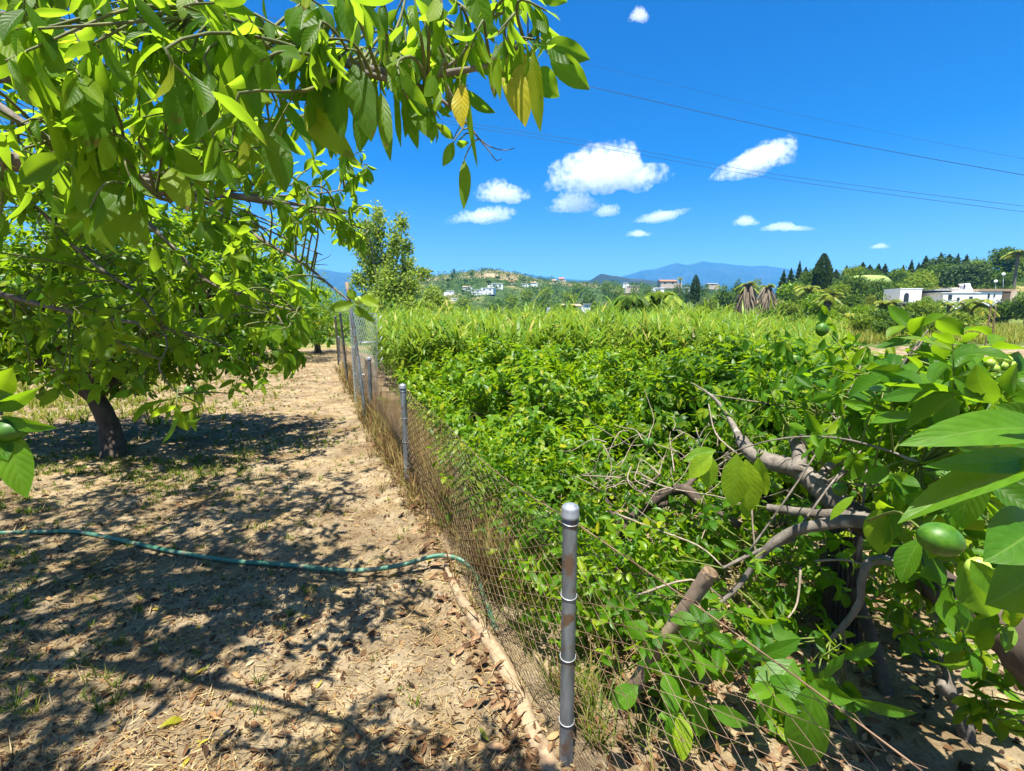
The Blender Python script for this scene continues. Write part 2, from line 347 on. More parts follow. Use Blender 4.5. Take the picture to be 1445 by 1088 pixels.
M['tan_tile'] = noisemat('sun_bleached_tiles', [(.3, (.32, .21, .12)), (.7, (.44, .31, .20))], 2.5, 6, .85, .4, .05, (6, 1, 1))
M['greyroof'] = noisemat('grey_roof_felt', [(.3, (.20, .22, .21)), (.7, (.32, .34, .32))], 1.5, 5, .8, .1, .02)
M['glass'] = noisemat('dark_window_glass', [(.3, (.012, .018, .022)), (.7, (.03, .04, .045))], 1, 3, .12, 0, spec=.6)
M['wire'] = noisemat('power_cable', [(.3, (.012, .014, .018)), (.7, (.022, .024, .03))], 3, 2, .6, 0)
M['black'] = noisemat('black_ribbed_plastic', [(.3, (.012, .013, .014)), (.7, (.03, .032, .034))], 12, 5, .5, .1, .003)
M['lamp'] = noisemat('white_globe', [(.3, (.75, .75, .73)), (.7, (.85, .85, .84))], 3, 2, .3, 0)
M['lawn'] = noisemat('mown_hedge_top', [(.3, (.17, .24, .06)), (.7, (.26, .33, .10))], 4, 6, .95, .5, .1)
M['netting'] = None
def ground_material():
    m, nt, out = newmat('dry_orchard_soil'); n = N(nt); tc = n('TexCoord'); o = tc.outputs['Object']
    big = n('TexNoise', {'Vector': o, 'Scale': .7, 'Detail': 6.0}).outputs[0]
    med = n('TexNoise', {'Vector': o, 'Scale': 6.0, 'Detail': 8.0, 'Roughness': .65}).outputs[0]
    fin = n('TexNoise', {'Vector': o, 'Scale': 55.0, 'Detail': 6.0, 'Roughness': .7}).outputs[0]
    soil = n.ramp(med, [(.25, (.085, .062, .038)), (.5, (.255, .200, .122)), (.75, (.385, .315, .205))])
    soil = n.mix(.7, soil, n.ramp(fin, [(.3, (.5, .46, .42)), (.55, (1.0, 1.0, 1.0)), (.75, (1.4, 1.35, 1.25))]), 'MULTIPLY')
    vo = n('TexVoronoi', {'Vector': o, 'Scale': 42.0, 'Randomness': 1.0})
    peb = n.ramp(vo.outputs['Distance'], [(.10, (1, 1, 1)), (.20, (0, 0, 0))])
    pick = n.ramp(vo.outputs['Color'], [(.55, (0, 0, 0)), (.6, (1, 1, 1))])
    soil = n.mix(n.math('MULTIPLY', n.math('MULTIPLY', peb, pick), .6), soil, (.27, .235, .18))
    dry = n.ramp(n('TexNoise', {'Vector': o, 'Scale': 2.1, 'Detail': 7.0}).outputs[0], [(.48, (0, 0, 0)), (.66, (1, 1, 1))])
    soil = n.mix(n.math('MULTIPLY', dry, .45), soil, (.25, .175, .065))
    soil = n.mix(1.0, soil, n.ramp(n('TexNoise', {'Vector': o, 'Scale': 1.3, 'Detail': 5.0}).outputs[0], [(.34, (.62, .56, .50)), (.5, (.95, .95, .95)), (.66, (1.2, 1.18, 1.12))]), 'MULTIPLY')
    sx = n('SeparateXYZ', {0: o})
    # far from the orchard the ground is grassy scrubland
    far = n.ramp(n.math('MULTIPLY_ADD', big, 12.0, n.math('SUBTRACT', sx.outputs[1], 34.0)), [(0.0, (0, 0, 0)), (1.0, (1, 1, 1))])
    fieldn = n('TexNoise', {'Vector': o, 'Scale': .045, 'Detail': 6.0}).outputs[0]
    field = n.ramp(fieldn, [(.38, (.055, .085, .016)), (.5, (.11, .14, .03)), (.56, (.26, .19, .08)), (.66, (.10, .125, .025))])
    col = n.mix(far, soil, field)
    bs = n('BsdfPrincipled', {'Base Color': col, 'Roughness': .95, 'Specular IOR Level': .12})
    hh = n.math('ADD', n.math('MULTIPLY', med, 1.0), n.math('MULTIPLY_ADD', fin, .5, n.math('MULTIPLY', peb, n.math('MULTIPLY', pick, .35))))
    b = n('Bump', {'Strength': 1.0, 'Distance': .03, 'Height': hh}); n.link(b.outputs[0], bs.inputs['Normal'])
    n.link(bs.outputs[0], out.inputs[0]); return m
def hill_material():
    m, nt, out = newmat('terraced_hill'); n = N(nt); tc = n('TexCoord'); o = tc.outputs['Object']
    a = n('TexNoise', {'Vector': o, 'Scale': .018, 'Detail': 7.0, 'Roughness': .6}).outputs[0]
    f = n('TexNoise', {'Vector': o, 'Scale': .16, 'Detail': 5.0}).outputs[0]
    sx = n('SeparateXYZ', {0: o})
    hz = n.ramp(n.math('MULTIPLY_ADD', sx.outputs[2], .010, 0.0), [(.15, (0, 0, 0)), (.42, (1, 1, 1))])
    dry = n.ramp(n.math('MULTIPLY_ADD', hz, .14, a), [(.54, (.04, .07, .016)), (.60, (.09, .11, .032)), (.66, (.23, .165, .09)), (.80, (.29, .215, .13))])
    col = n.mix(.6, dry, n.ramp(f, [(.35, (.45, .5, .45)), (.6, (1.15, 1.15, 1.1))]), 'MULTIPLY')
    bs = n('BsdfPrincipled', {'Base Color': col, 'Roughness': .95, 'Specular IOR Level': .1}); n.link(bs.outputs[0], out.inputs[0]); return m
def mountain_material():
    m, nt, out = newmat('distant_mountain_rock'); n = N(nt); tc = n('TexCoord')
    a = n('TexNoise', {'Vector': tc.outputs['Object'], 'Scale': .004, 'Detail': 8.0}).outputs[0]
    col = n.ramp(a, [(.35, (.012, .022, .016)), (.6, (.026, .032, .026)), (.75, (.055, .055, .048))])
    bs = n('BsdfPrincipled', {'Base Color': col, 'Roughness': .95, 'Specular IOR Level': .1}); n.link(bs.outputs[0], out.inputs[0]); return m
M['ground'] = ground_material(); M['hill'] = hill_material(); M['mountain'] = mountain_material()
# ------------------------------------------------------------------ camera, sky, sun, haze, clouds
cam = bpy.data.cameras.new('camera'); co = bpy.data.objects.new('camera', cam); COL.objects.link(co)
co.location = (0, 0, CAMZ); co.rotation_euler = (math.pi / 2 - PITCH, 0, 0)
cam.sensor_width = 36; cam.sensor_fit = 'HORIZONTAL'; cam.lens = 36 * FPX / 1445; cam.clip_start = .05; cam.clip_end = 60000
scene.camera = co
SUN_EL = R(75); TRAVEL = unit(np.array([.22, .975]))
sd = np.array([-TRAVEL[0] * math.cos(SUN_EL), -TRAVEL[1] * math.cos(SUN_EL), math.sin(SUN_EL)])   # towards the sun
sl = bpy.data.lights.new('sun', 'SUN'); so = bpy.data.objects.new('sun', sl); COL.objects.link(so)
sl.energy = 5.0; sl.angle = R(.55); sl.color = (1, .945, .85)
from mathutils import Vector
so.rotation_euler = Vector(sd).to_track_quat('Z', 'Y').to_euler()
so.location = (-6, -10, 30)
w = bpy.data.worlds.new('World'); scene.world = w; w.use_nodes = True; wn = N(w.node_tree)
bg = w.node_tree.nodes['Background']
sky = wn('TexSky', sky_type='NISHITA'); sky.sun_disc = False; sky.sun_elevation = SUN_EL
sky.sun_rotation = math.atan2(sd[0], sd[1]); sky.altitude = 100; sky.air_density = 1.0; sky.dust_density = 1.5; sky.ozone_density = 4.0
hs = wn('HueSaturation', {'Hue': .512, 'Saturation': 1.58, 'Value': 1.0, 'Color': sky.outputs[0]})
wn.link(hs.outputs[0], bg.inputs[0]); bg.inputs[1].default_value = .060
scene.view_settings.view_transform = 'Standard'; scene.view_settings.look = 'None'
scene.view_settings.exposure = 1.6; scene.view_settings.gamma = 1
cy = scene.cycles; cy.max_bounces = 10; cy.diffuse_bounces = 4; cy.glossy_bounces = 2; cy.transmission_bounces = 6; cy.transparent_max_bounces = 8
cy.volume_bounces = 16; cy.volume_step_rate = .35; cy.use_denoising = True; cy.sample_clamp_indirect = 6; cy.caustics_reflective = False; cy.caustics_refractive = False
def volmat(name, col, dens, aniso=0.0):
    m, nt, out = newmat(name); n = N(nt)
    v = n('VolumePrincipled', {'Color': (*col, 1), 'Density': dens, 'Anisotropy': aniso}); n.link(v.outputs[0], out.inputs['Volume']); return m
HAZE_TOP = 640
mb = MB(); box(mb, (0, 4600, (HAZE_TOP - 60) / 2), (24000, 15000, HAZE_TOP + 60))
tag(mb.build('haze', volmat('air_haze', (.10, .46, 1.0), 1.25e-4)), kind='stuff')
def cloud(spheres, Y, label, seed, dens=1.0):
    """spheres: (px, py, r_px); one closed lumpy body of scattering vapour"""
    rng = np.random.default_rng(seed)
    more = []
    for (a, b, r), (a2, b2, r2) in zip(spheres[:-1], spheres[1:]):
        for f in (.33, .67): more.append((a + (a2 - a) * f + rng.normal(0, .15) * r, b + (b2 - b) * f - rng.uniform(-.1, .35) * min(r, r2), (r + (r2 - r) * f) * rng.uniform(.75, .95)))
    spheres = list(spheres) + more
    cs = np.array([P(a, b, Y) for a, b, r in spheres]); rs = np.array([r * .82 / FPX * Y for a, b, r in spheres])
    c0 = (cs * rs[:, None] ** 2).sum(0) / (rs ** 2).sum()
    nt_, np_ = 100, 190
    th = np.linspace(0, math.pi, nt_ + 1)[1:-1]; ph = np.arange(np_) * 2 * math.pi / np_
    d = np.stack([np.sin(th)[:, None] * np.cos(ph), np.sin(th)[:, None] * np.sin(ph), np.cos(th)[:, None] * np.ones(np_)], -1).reshape(-1, 3)
    d = np.concatenate([d, [[0, 0, 1], [0, 0, -1]]])
    rad = np.full(len(d), rs.min() * .3)
    for c, r in zip(cs, rs):
        oc = c - c0; b = d @ oc; disc = b * b - (oc @ oc - r * r)
        ok = disc > 0; t = np.where(ok, b + np.sqrt(np.maximum(disc, 0)), 0); rad = np.maximum(rad, t)
    V = c0 + d * rad[:, None]
    size = rs.mean(); q = V / size
    nse = sum(np.sin(q[:, 0] * f + 1.9 * np.sin(q[:, 2] * f * .8 + k) + k) * np.sin(q[:, 2] * f * 1.1 + 1.3 * np.sin(q[:, 1] * f + 2 * k)) / f ** .9 for k, f in enumerate((2.3, 4.7, 9.1, 17.0, 31.0)))
    V = V + d * ((nse * .5 + .55) * size)[:, None]
    zb = cs[:, 2].min() - .25 * size; V[:, 2] = np.where(V[:, 2] < zb, zb + (V[:, 2] - zb) * .35, V[:, 2])
    m = nt_ - 1; i = np.arange(m - 1)[:, None] * np_; j = np.arange(np_); k2 = (j + 1) % np_
    Q = np.stack([i + j, i + np_ + j, i + np_ + k2, i + k2], -1).reshape(-1, 4)
    T = np.concatenate([np.stack([j, k2, np.full(np_, m * np_)], 1), np.stack([(m - 1) * np_ + k2, (m - 1) * np_ + j, np.full(np_, m * np_ + 1)], 1)])
    b = MB(); b.add(V, Q, T)
    m_, nt2, out2 = newmat('cloud_vapour'); n2 = N(nt2); tc2 = n2('TexCoord')
    w2 = n2('TexNoise', {'Vector': tc2.outputs['Object'], 'Scale': 1.7 / size, 'Detail': 9.0, 'Roughness': .68}).outputs[0]
    dev = cs - c0; th_ = .5 * math.atan2(2 * (dev[:, 0] * dev[:, 2]).sum(), (dev[:, 0] ** 2).sum() - (dev[:, 2] ** 2).sum()); ct, st = math.cos(th_), math.sin(th_)
    D = V - c0; A_ = max(abs(D[:, 0] * ct + D[:, 2] * st)) * 1.02; B_ = max(abs(D[:, 1])) * 1.02; C_ = max(abs(-D[:, 0] * st + D[:, 2] * ct)) * 1.02
    dots = [n2('VectorMath', {0: tc2.outputs['Object'], 1: q_}, operation='DOT_PRODUCT').outputs['Value'] for q_ in ((ct / A_, 0, st / A_), (0, 1 / B_, 0), (-st / C_, 0, ct / C_))]
    ff = n2.math('SQRT', n2.math('ADD', n2.math('ADD', n2.math('POWER', n2.math('ABSOLUTE', dots[0]), 2.0), n2.math('POWER', n2.math('ABSOLUTE', dots[1]), 2.0)), n2.math('POWER', n2.math('ABSOLUTE', dots[2]), 2.0)))
    w2 = n2.math('ADD', w2, n2.math('MULTIPLY', n2.math('SUBTRACT', 1.0, ff), .34))
    dn = n2('MapRange', {0: w2, 1: .54, 2: .98, 3: 0.0, 4: dens * 1.45 / size}); v2 = n2('VolumePrincipled', {'Color': (1, 1, 1, 1)}); n2.link(dn.outputs[0], v2.inputs['Density']); n2.link(v2.outputs[0], out2.inputs['Volume'])
    o = b.build('cloud', m_, origin=c0)
    return tag(o, label, 'cloud', 'small cumulus clouds in the blue sky')
cloud([(800, 250, 24), (835, 240, 30), (870, 235, 30), (895, 252, 24), (920, 245, 14), (935, 240, 9), (785, 262, 14), (850, 258, 22)], 7200, 'largest white cumulus, wide and puffy with a flat grey base', 1, 1.3)
cloud([(795, 290, 13), (815, 285, 16), (832, 291, 11), (778, 295, 6)], 7400, 'small puff hanging just under the largest cumulus', 2)
cloud([(852, 299, 9), (866, 297, 8), (842, 302, 5)], 7600, 'tiny rounded puff beside the one under the largest cumulus', 3, .8)
cloud([(1020, 248, 13), (1045, 238, 17), (1070, 228, 18), (1095, 218, 17), (1107, 206, 12), (1112, 222, 9)], 7200, 'slanting white cloud that the power lines cross', 4, 1.2)
cloud([(683, 276, 11), (702, 270, 16), (722, 280, 14), (738, 275, 8)], 7600, 'rounded white cloud above a flatter one, near the hanging leaves', 5, .9)
cloud([(640, 312, 9), (660, 305, 9), (685, 306, 13), (706, 304, 13), (719, 299, 6)], 7900, 'low flat-based cloud below the rounded one near the hanging leaves', 6, .8)
cloud([(905, 310, 6), (925, 308, 9), (945, 305, 8), (962, 299, 5), (973, 295, 3), (895, 313, 3)], 8200, 'thin streaky cloud tapering upward to one end', 7, .7)
cloud([(888, 332, 4), (901, 330, 6), (915, 331, 4)], 8600, 'tiny flat cloud below the thin streaky one', 8, .8)
cloud([(1040, 315, 5), (1053, 312, 8), (1066, 316, 5)], 8300, 'small round puff over the blue mountain', 9, .8)
cloud([(1078, 324, 4), (1092, 322, 7), (1108, 320, 7), (1125, 323, 5), (1140, 323, 4), (1155, 324, 2)], 8400, 'long flat cloud beside the small round puff over the mountain', 10, .7)
cloud([(1230, 350, 3), (1242, 347, 4), (1252, 348, 3)], 9500, 'tiny sliver of cloud above the conifer ridge', 11, .8)
cloud([(893, 26, 5), (902, 20, 8), (908, 27, 6)], 5200, 'lone small puff high in the deep blue sky', 12, .8)
# ------------------------------------------------------------------ terrain
def polar_ground():
    r = [0.25]
    while r[-1] < 11000: r.append(r[-1] * (1.018 if r[-1] < 12 else 1.035 if r[-1] < 200 else 1.08))
    r = np.array(r)
    ang = np.concatenate([np.arange(-62, 62, .3), np.arange(62, 298, 4.0)]); a = np.radians(ang); na = len(a)
    X = r[:, None] * np.sin(a); Y = r[:, None] * np.cos(a)
    Z = gz(X, Y)
    flat = sstep(900, 1500, r)[:, None]; Z = Z * (1 - flat) + (-6) * flat
    Z = np.clip(Z, -12, 40)
    V = np.stack([X, Y, Z], -1).reshape(-1, 3)
    n = len(r); i = np.arange(n - 1)[:, None] * na; j = np.arange(na); k = (j + 1) % na
    Q = np.stack([i + j, i + na + j, i + na + k, i + k], -1).reshape(-1, 4)
    Q = Q[:, ::-1]
    V = np.concatenate([V, [[0, 0, 0]]]); T = np.stack([np.full(na, n * na), k, j], 1)[:, ::-1]
    mb = MB(); mb.add(V, Q, T); o = mb.build('ground', M['ground']); tag(o, kind='structure')
polar_ground()
def ridge(name, sky, Y0, Y1, Y2, mat, base, rough, terr=0, nx=160, ny=40):
    """hill/mountain: skyline pixels at distance Y1, rising from Y0, falling to Y2"""
    px = np.linspace(sky[0][0], sky[-1][0], nx); py = np.interp(px, [s[0] for s in sky], [s[1] for s in sky])
    ys = np.concatenate([np.linspace(Y0, Y1, ny), np.linspace(Y1, Y2, ny // 3)[1:]])
    X = (px - CX) / FPX * Y1; top = CAMZ + (446 - py) / FPX * Y1
    V = []
    for y in ys:
        t = (y - Y0) / (Y1 - Y0) if y <= Y1 else 1 - .8 * (y - Y1) / (Y2 - Y1)
        tt = t ** 0.8 if y <= Y1 else t
        z = base + (top - base) * tt
        e = rough * (top - base) * (nz(X, y + 0 * X, 9 / (Y1 * .12), 1) * .6 + nz(X, y + 0 * X, 22 / (Y1 * .12), 2) * .4) * (1 - tt) * tt * 2.5
        z = z + (e * .5 if y <= Y1 else 0)
        if terr: z = z + terr * np.sin(z / terr * 1.1) * .35
        V.append(np.stack([X * (1 if y > Y1 else 1), np.full_like(X, y), z], 1))
    V = np.array(V); n, m = V.shape[:2]
    i = np.arange(n - 1)[:, None] * m; j = np.arange(m - 1)
    Q = np.stack([i + j, i + j + 1, i + m + j + 1, i + m + j], -1).reshape(-1, 4)
    mb = MB(); mb.add(V.reshape(-1, 3), Q); o = mb.build(name, mat); tag(o, kind='structure'); return o, (px, ys, V)
rj = np.random.default_rng(5)
def jag(pts, amp, n=90):
    x = np.linspace(pts[0][0], pts[-1][0], n); y = np.interp(x, [p[0] for p in pts], [p[1] for p in pts])
    for f in (.05, .11, .23, .5): y = y + amp * np.sin(x * f + rj.uniform(0, 6)) * (.05 / f) ** .55
    return list(zip(x, y))
_, HILL = ridge('hill', [(470, 432), (540, 420), (580, 404), (610, 392), (640, 388), (665, 385), (700, 383), (730, 388), (760, 396), (800, 400), (850, 402), (900, 404), (960, 410), (1040, 424), (1110, 440)], 300, 640, 860, M['hill'], -6, .14, 0)
def hill_z(px, Y):
    p, ys, V = HILL; i = int(np.argmin(abs(ys - Y))); X = (px - CX) / FPX * Y
    return np.array([X, Y, float(np.interp(X, V[i][:, 0], V[i][:, 2]))])
def hill_at(px, py):
    """hill surface point seen at a pixel"""
    best = None
    for Y in np.linspace(310, 640, 120):
        h = hill_z(px, Y); p = P(px, py, Y)
        d = abs(h[2] - p[2])
        if h[2] >= p[2]: return h
        if best is None or d < best[0]: best = (d, h)
    return best[1]
ridge('mountain', jag([(380, 392), (440, 379), (470, 384), (500, 388), (560, 390), (610, 396), (640, 402), (700, 405)], .8), 3600, 5200, 6200, M['mountain'], -6, .5, 0, 220, 50)
ridge('mountain', jag([(700, 402), (735, 388), (760, 391), (790, 394), (830, 398), (870, 402)], .5), 4400, 5600, 6400, M['mountain'], -6, .5, 0, 160, 40)
ridge('mountain', jag([(800, 404), (850, 398), (880, 390), (900, 384), (925, 380), (948, 373.5), (962, 378), (985, 371.5), (1010, 374), (1040, 376), (1070, 378), (1095, 381), (1140, 386), (1200, 395), (1260, 406)], .7), 4200, 5800, 6800, M['mountain'], -6, .55, 0, 280, 56)
ridge('hill', jag([(820, 402), (846, 388), (870, 391), (890, 395), (910, 397), (950, 402), (1000, 408)], .6), 1300, 1700, 2000, M['mountain'], -6, .3, 0, 120, 30)
# ------------------------------------------------------------------ distant trees
def foliage(rng, lobes, n, size, tpl=T_TINY, aspect=.7, shell=.35, rough=.2, up=.2):
    p, o = lobe_points(rng, lobes, n, shell, rough)
    ax = unit(o + rng.normal(0, .9, p.shape) + np.array([0, 0, up])); nm = rng.normal(0, 1, p.shape) + o
    mb = MB(); L = size * rng.uniform(.6, 1.4, n)
    leaves(mb, tpl, p, ax, nm, L, L * aspect, rng.uniform(0, .8, n), .2); return mb
def simple_tree(name, base, label, cat, lobes, n, size, mat, trunk_r, group=None, seed=0, tpl=T_TINY, barkm='bark', shell=.45, aspect=.7):
    """lobes relative to base; trunk plus a few limbs reaching the lobes"""
    rng = np.random.default_rng(seed); t = thing(name, base, label, cat, group)
    b = np.asarray(base, float)
    L = [(b + np.asarray(c), np.asarray(r)) for c, r in lobes]
    foliage(rng, L, n, size, tpl, aspect, shell).build('crown', mat, t)
    tb = MB(); top = max(l[0][2] for l in L)
    fork = b + np.array([0, 0, (min(l[0][2] for l in L) - b[2]) * .6])
    tube(tb, [b - [0, 0, .3], fork], [trunk_r * 1.3, trunk_r], 7)
    for c, r in L: tube(tb, [fork - [0, 0, .1], fork * .45 + c * .55 + [0, 0, r[2] * .2], c + [0, 0, r[2] * .4]], [trunk_r * .75, trunk_r * .45, trunk_r * .1], 5, 2)
    tb.build('trunk', M[barkm], t); return t
def rand_lobes(rng, w, h, n=6, low=.3):
    out = []
    for k in range(n):
        a = rng.uniform(0, 6.28); q = rng.uniform(.15, .5) * w * .5
        zc = rng.uniform(low, .82) * h
        r = w * .5 * rng.uniform(.42, .62)
        out.append(((q * math.cos(a), q * math.sin(a), zc), (r, r, min(r * .85, h * .32))))
    return out
def conifer_mb(rng, b, h, w, n, size, col=1.0, droop=.25, column=False):
    t = rng.uniform(0, 1, n) ** .9; a0 = rng.uniform(0, 6)
    prof = (np.minimum(1, t * 7 + .25) * np.minimum(1, (1 - t) * 2.6 + .02) ** .6) if column else (1 - t) ** 1.05 * (.70 + .30 * np.sin(t * 46 + a0))
    a = rng.uniform(0, 6.28, n); rr = prof * w / 2 * (1 - .35 * rng.uniform(0, 1, n) ** 2) * (1 if column else (.72 + .38 * np.sin(a * 4 + t * 17 + a0) * np.sin(a * 2 - t * 29)))
    p = b + np.stack([np.cos(a) * rr, np.sin(a) * rr, (.06 + .94 * t) * h], 1)
    o = np.stack([np.cos(a), np.sin(a), np.full(n, 2.2 if column else -droop)], 1)
    mb = MB(); L = size * rng.uniform(.6, 1.4, n) * (.28 + .72 * np.minimum(1, (1 - t) * 2.2))
    o[:, 2] += 2.5 * t ** 6
    leaves(mb, T_TINY, p, unit(o + rng.normal(0, .45, p.shape)), np.array([0, 0, 1.0]) + rng.normal(0, .7, p.shape), L, L * .5, .3, .2); return mb
def conifer(name, base, h, w, label, cat, seed, n=2600, column=False, group=None, mat='conifer', size=None):
    rng = np.random.default_rng(seed); t = thing(name, base, label, cat, group); b = np.asarray(base, float)
    conifer_mb(rng, b, h, w, n, size or h * .05, column=column).build('crown', M[mat], t)
    tb = MB(); tube(tb, [b - [0, 0, .5], b + [0, 0, h * .9]], [w * .05, .02], 6); tb.build('trunk', M['bark_dark'], t); return t
def ground_pt(px, Y): 
    X = (px - CX) / FPX * Y; return np.array([X, Y, float(gz(X, Y))])
def hz(px, py, Y): return P(px, py, Y)
def tree_px(name, px, ptop, pbase, Y, wpx, label, cat, mat, seed, n=2600, size=None, group=None, nl=6, bury=True):
    top = P(px, ptop, Y); h0 = P(px, pbase, Y)[2]; g = ground_pt(px, Y)
    base = np.array([g[0], Y, min(h0, g[2]) if bury else h0]); h = top[2] - base[2]; w = wpx / FPX * Y
    rng = np.random.default_rng(seed + 100)
    lob = rand_lobes(rng, w, h, nl, .35 if h < w * 1.3 else .3)
    lob.append(((0, 0, h - w * .25), (w * .24, w * .24, w * .25)))
    return simple_tree(name, base, label, cat, lob, n, size or w * .055, M[mat], max(.06, w * .03), group, seed)
# poplar behind the fence
def poplar():
    Y = 42; b = ground_pt(548, Y); rng = np.random.default_rng(21)
    L = []
    for px, py, rx, rz in [(516, 352, 13, 34), (534, 330, 10, 36), (528, 385, 16, 34), (558, 345, 9, 26), (566, 316, 8, 13), (574, 350, 8, 16), (575, 378, 9, 16), (550, 398, 18, 26), (594, 387, 12, 8), (506, 396, 10, 12), (578, 404, 14, 16), (540, 425, 30, 14), (533, 305, 6, 14), (518, 322, 6, 12), (548, 368, 8, 18), (600, 384, 6, 5), (560, 425, 26, 12)]:
        k = Y / FPX * 1.12; L.append((P(px, py, Y + rng.uniform(-1.5, 1.5)) - b, np.array([rx, rx, rz]) * k))
    t = thing('poplar_tree', b, 'tall airy olive green poplar rising alone against the sky behind the fence', 'tree')
    LL = [(b + c, r) for c, r in L]
    foliage(rng, LL, 15500, .25, T_LOW, .6, .9, .3).build('crown', M['poplar'], t)
    tb = MB(); fk = b + [0, 0, 2.2]; tube(tb, [b - [0, 0, .4], fk], [.3, .24], 8)
    for c, r in LL: tube(tb, [fk - [0, 0, .2], fk * .5 + c * .5 - [0, 0, .1], c + [0, 0, r[2] * .75]], [.13, .08, .02], 5, 3)
    tb.build('trunk', M['bark'], t)
poplar()
tree_px('willow_tree', 612, 404, 446, 52, 52, 'soft rounded willow beside the foot of the poplar', 'tree', 'poplar', 31, 4200, .22)
tree_px('bush', 575, 418, 450, 40, 44, 'low olive bush under the poplar trunk', 'bush', 'poplar', 32, 2600, .2)
# right-hand hillside: conifers, cypress, broadleaf trees
conifer('cypress_tree', P(1157, 432, 112), P(1157, 358, 112)[2] - P(1157, 432, 112)[2], 3.5, 'single tall dark columnar cypress, the tallest shape on the slope', 'tree', 41, 5200, True, size=.55)
conifer('cypress_tree', P(980, 432, 150), P(980, 388, 150)[2] - P(980, 432, 150)[2], 2.4, 'narrow dark cypress standing among the valley houses below the mountain', 'tree', 42, 2000, True, size=.55)
con = [(1128, 377, 10), (1146, 380, 9), (1170, 378, 9), (1206, 372, 9), (1228, 373, 10), (1262, 372, 10), (1292, 364, 11), (1098, 380, 8), (1108, 377, 9), (1119, 372, 11), (1184, 372, 5), (1216, 374, 8), (1237, 374, 8), (1250, 378, 8), (1273, 369, 8), (1283, 371, 8), (1302, 362, 10), (1312, 360, 11), (1324, 357, 12), (1336, 357, 14), (1348, 362, 13)]
protoC = None
for k, (px, py, wp) in enumerate(con):
    Y = 165 if px < 1290 else 180; g = ground_pt(px, Y); top = P(px, py, Y); h = top[2] - g[2]
    h = h * (1 + .10 * math.sin(k * 2.3))
    if k % 4 == 0: protoC = conifer('conifer_tree', g, h, wp / FPX * Y * 2.3, 'dark pointed conifer in the row along the ridge', 'tree', 50 + k, 2600, False, 'conifers along the ridge', size=.6); ph = h
    else: copy_tree(protoC, g, k * 1.3, ((.7, 1.25, .95, 1.5, .8)[k % 5], (.8, 1.15, 1.1, 1.4, .7)[k % 5], h / ph))
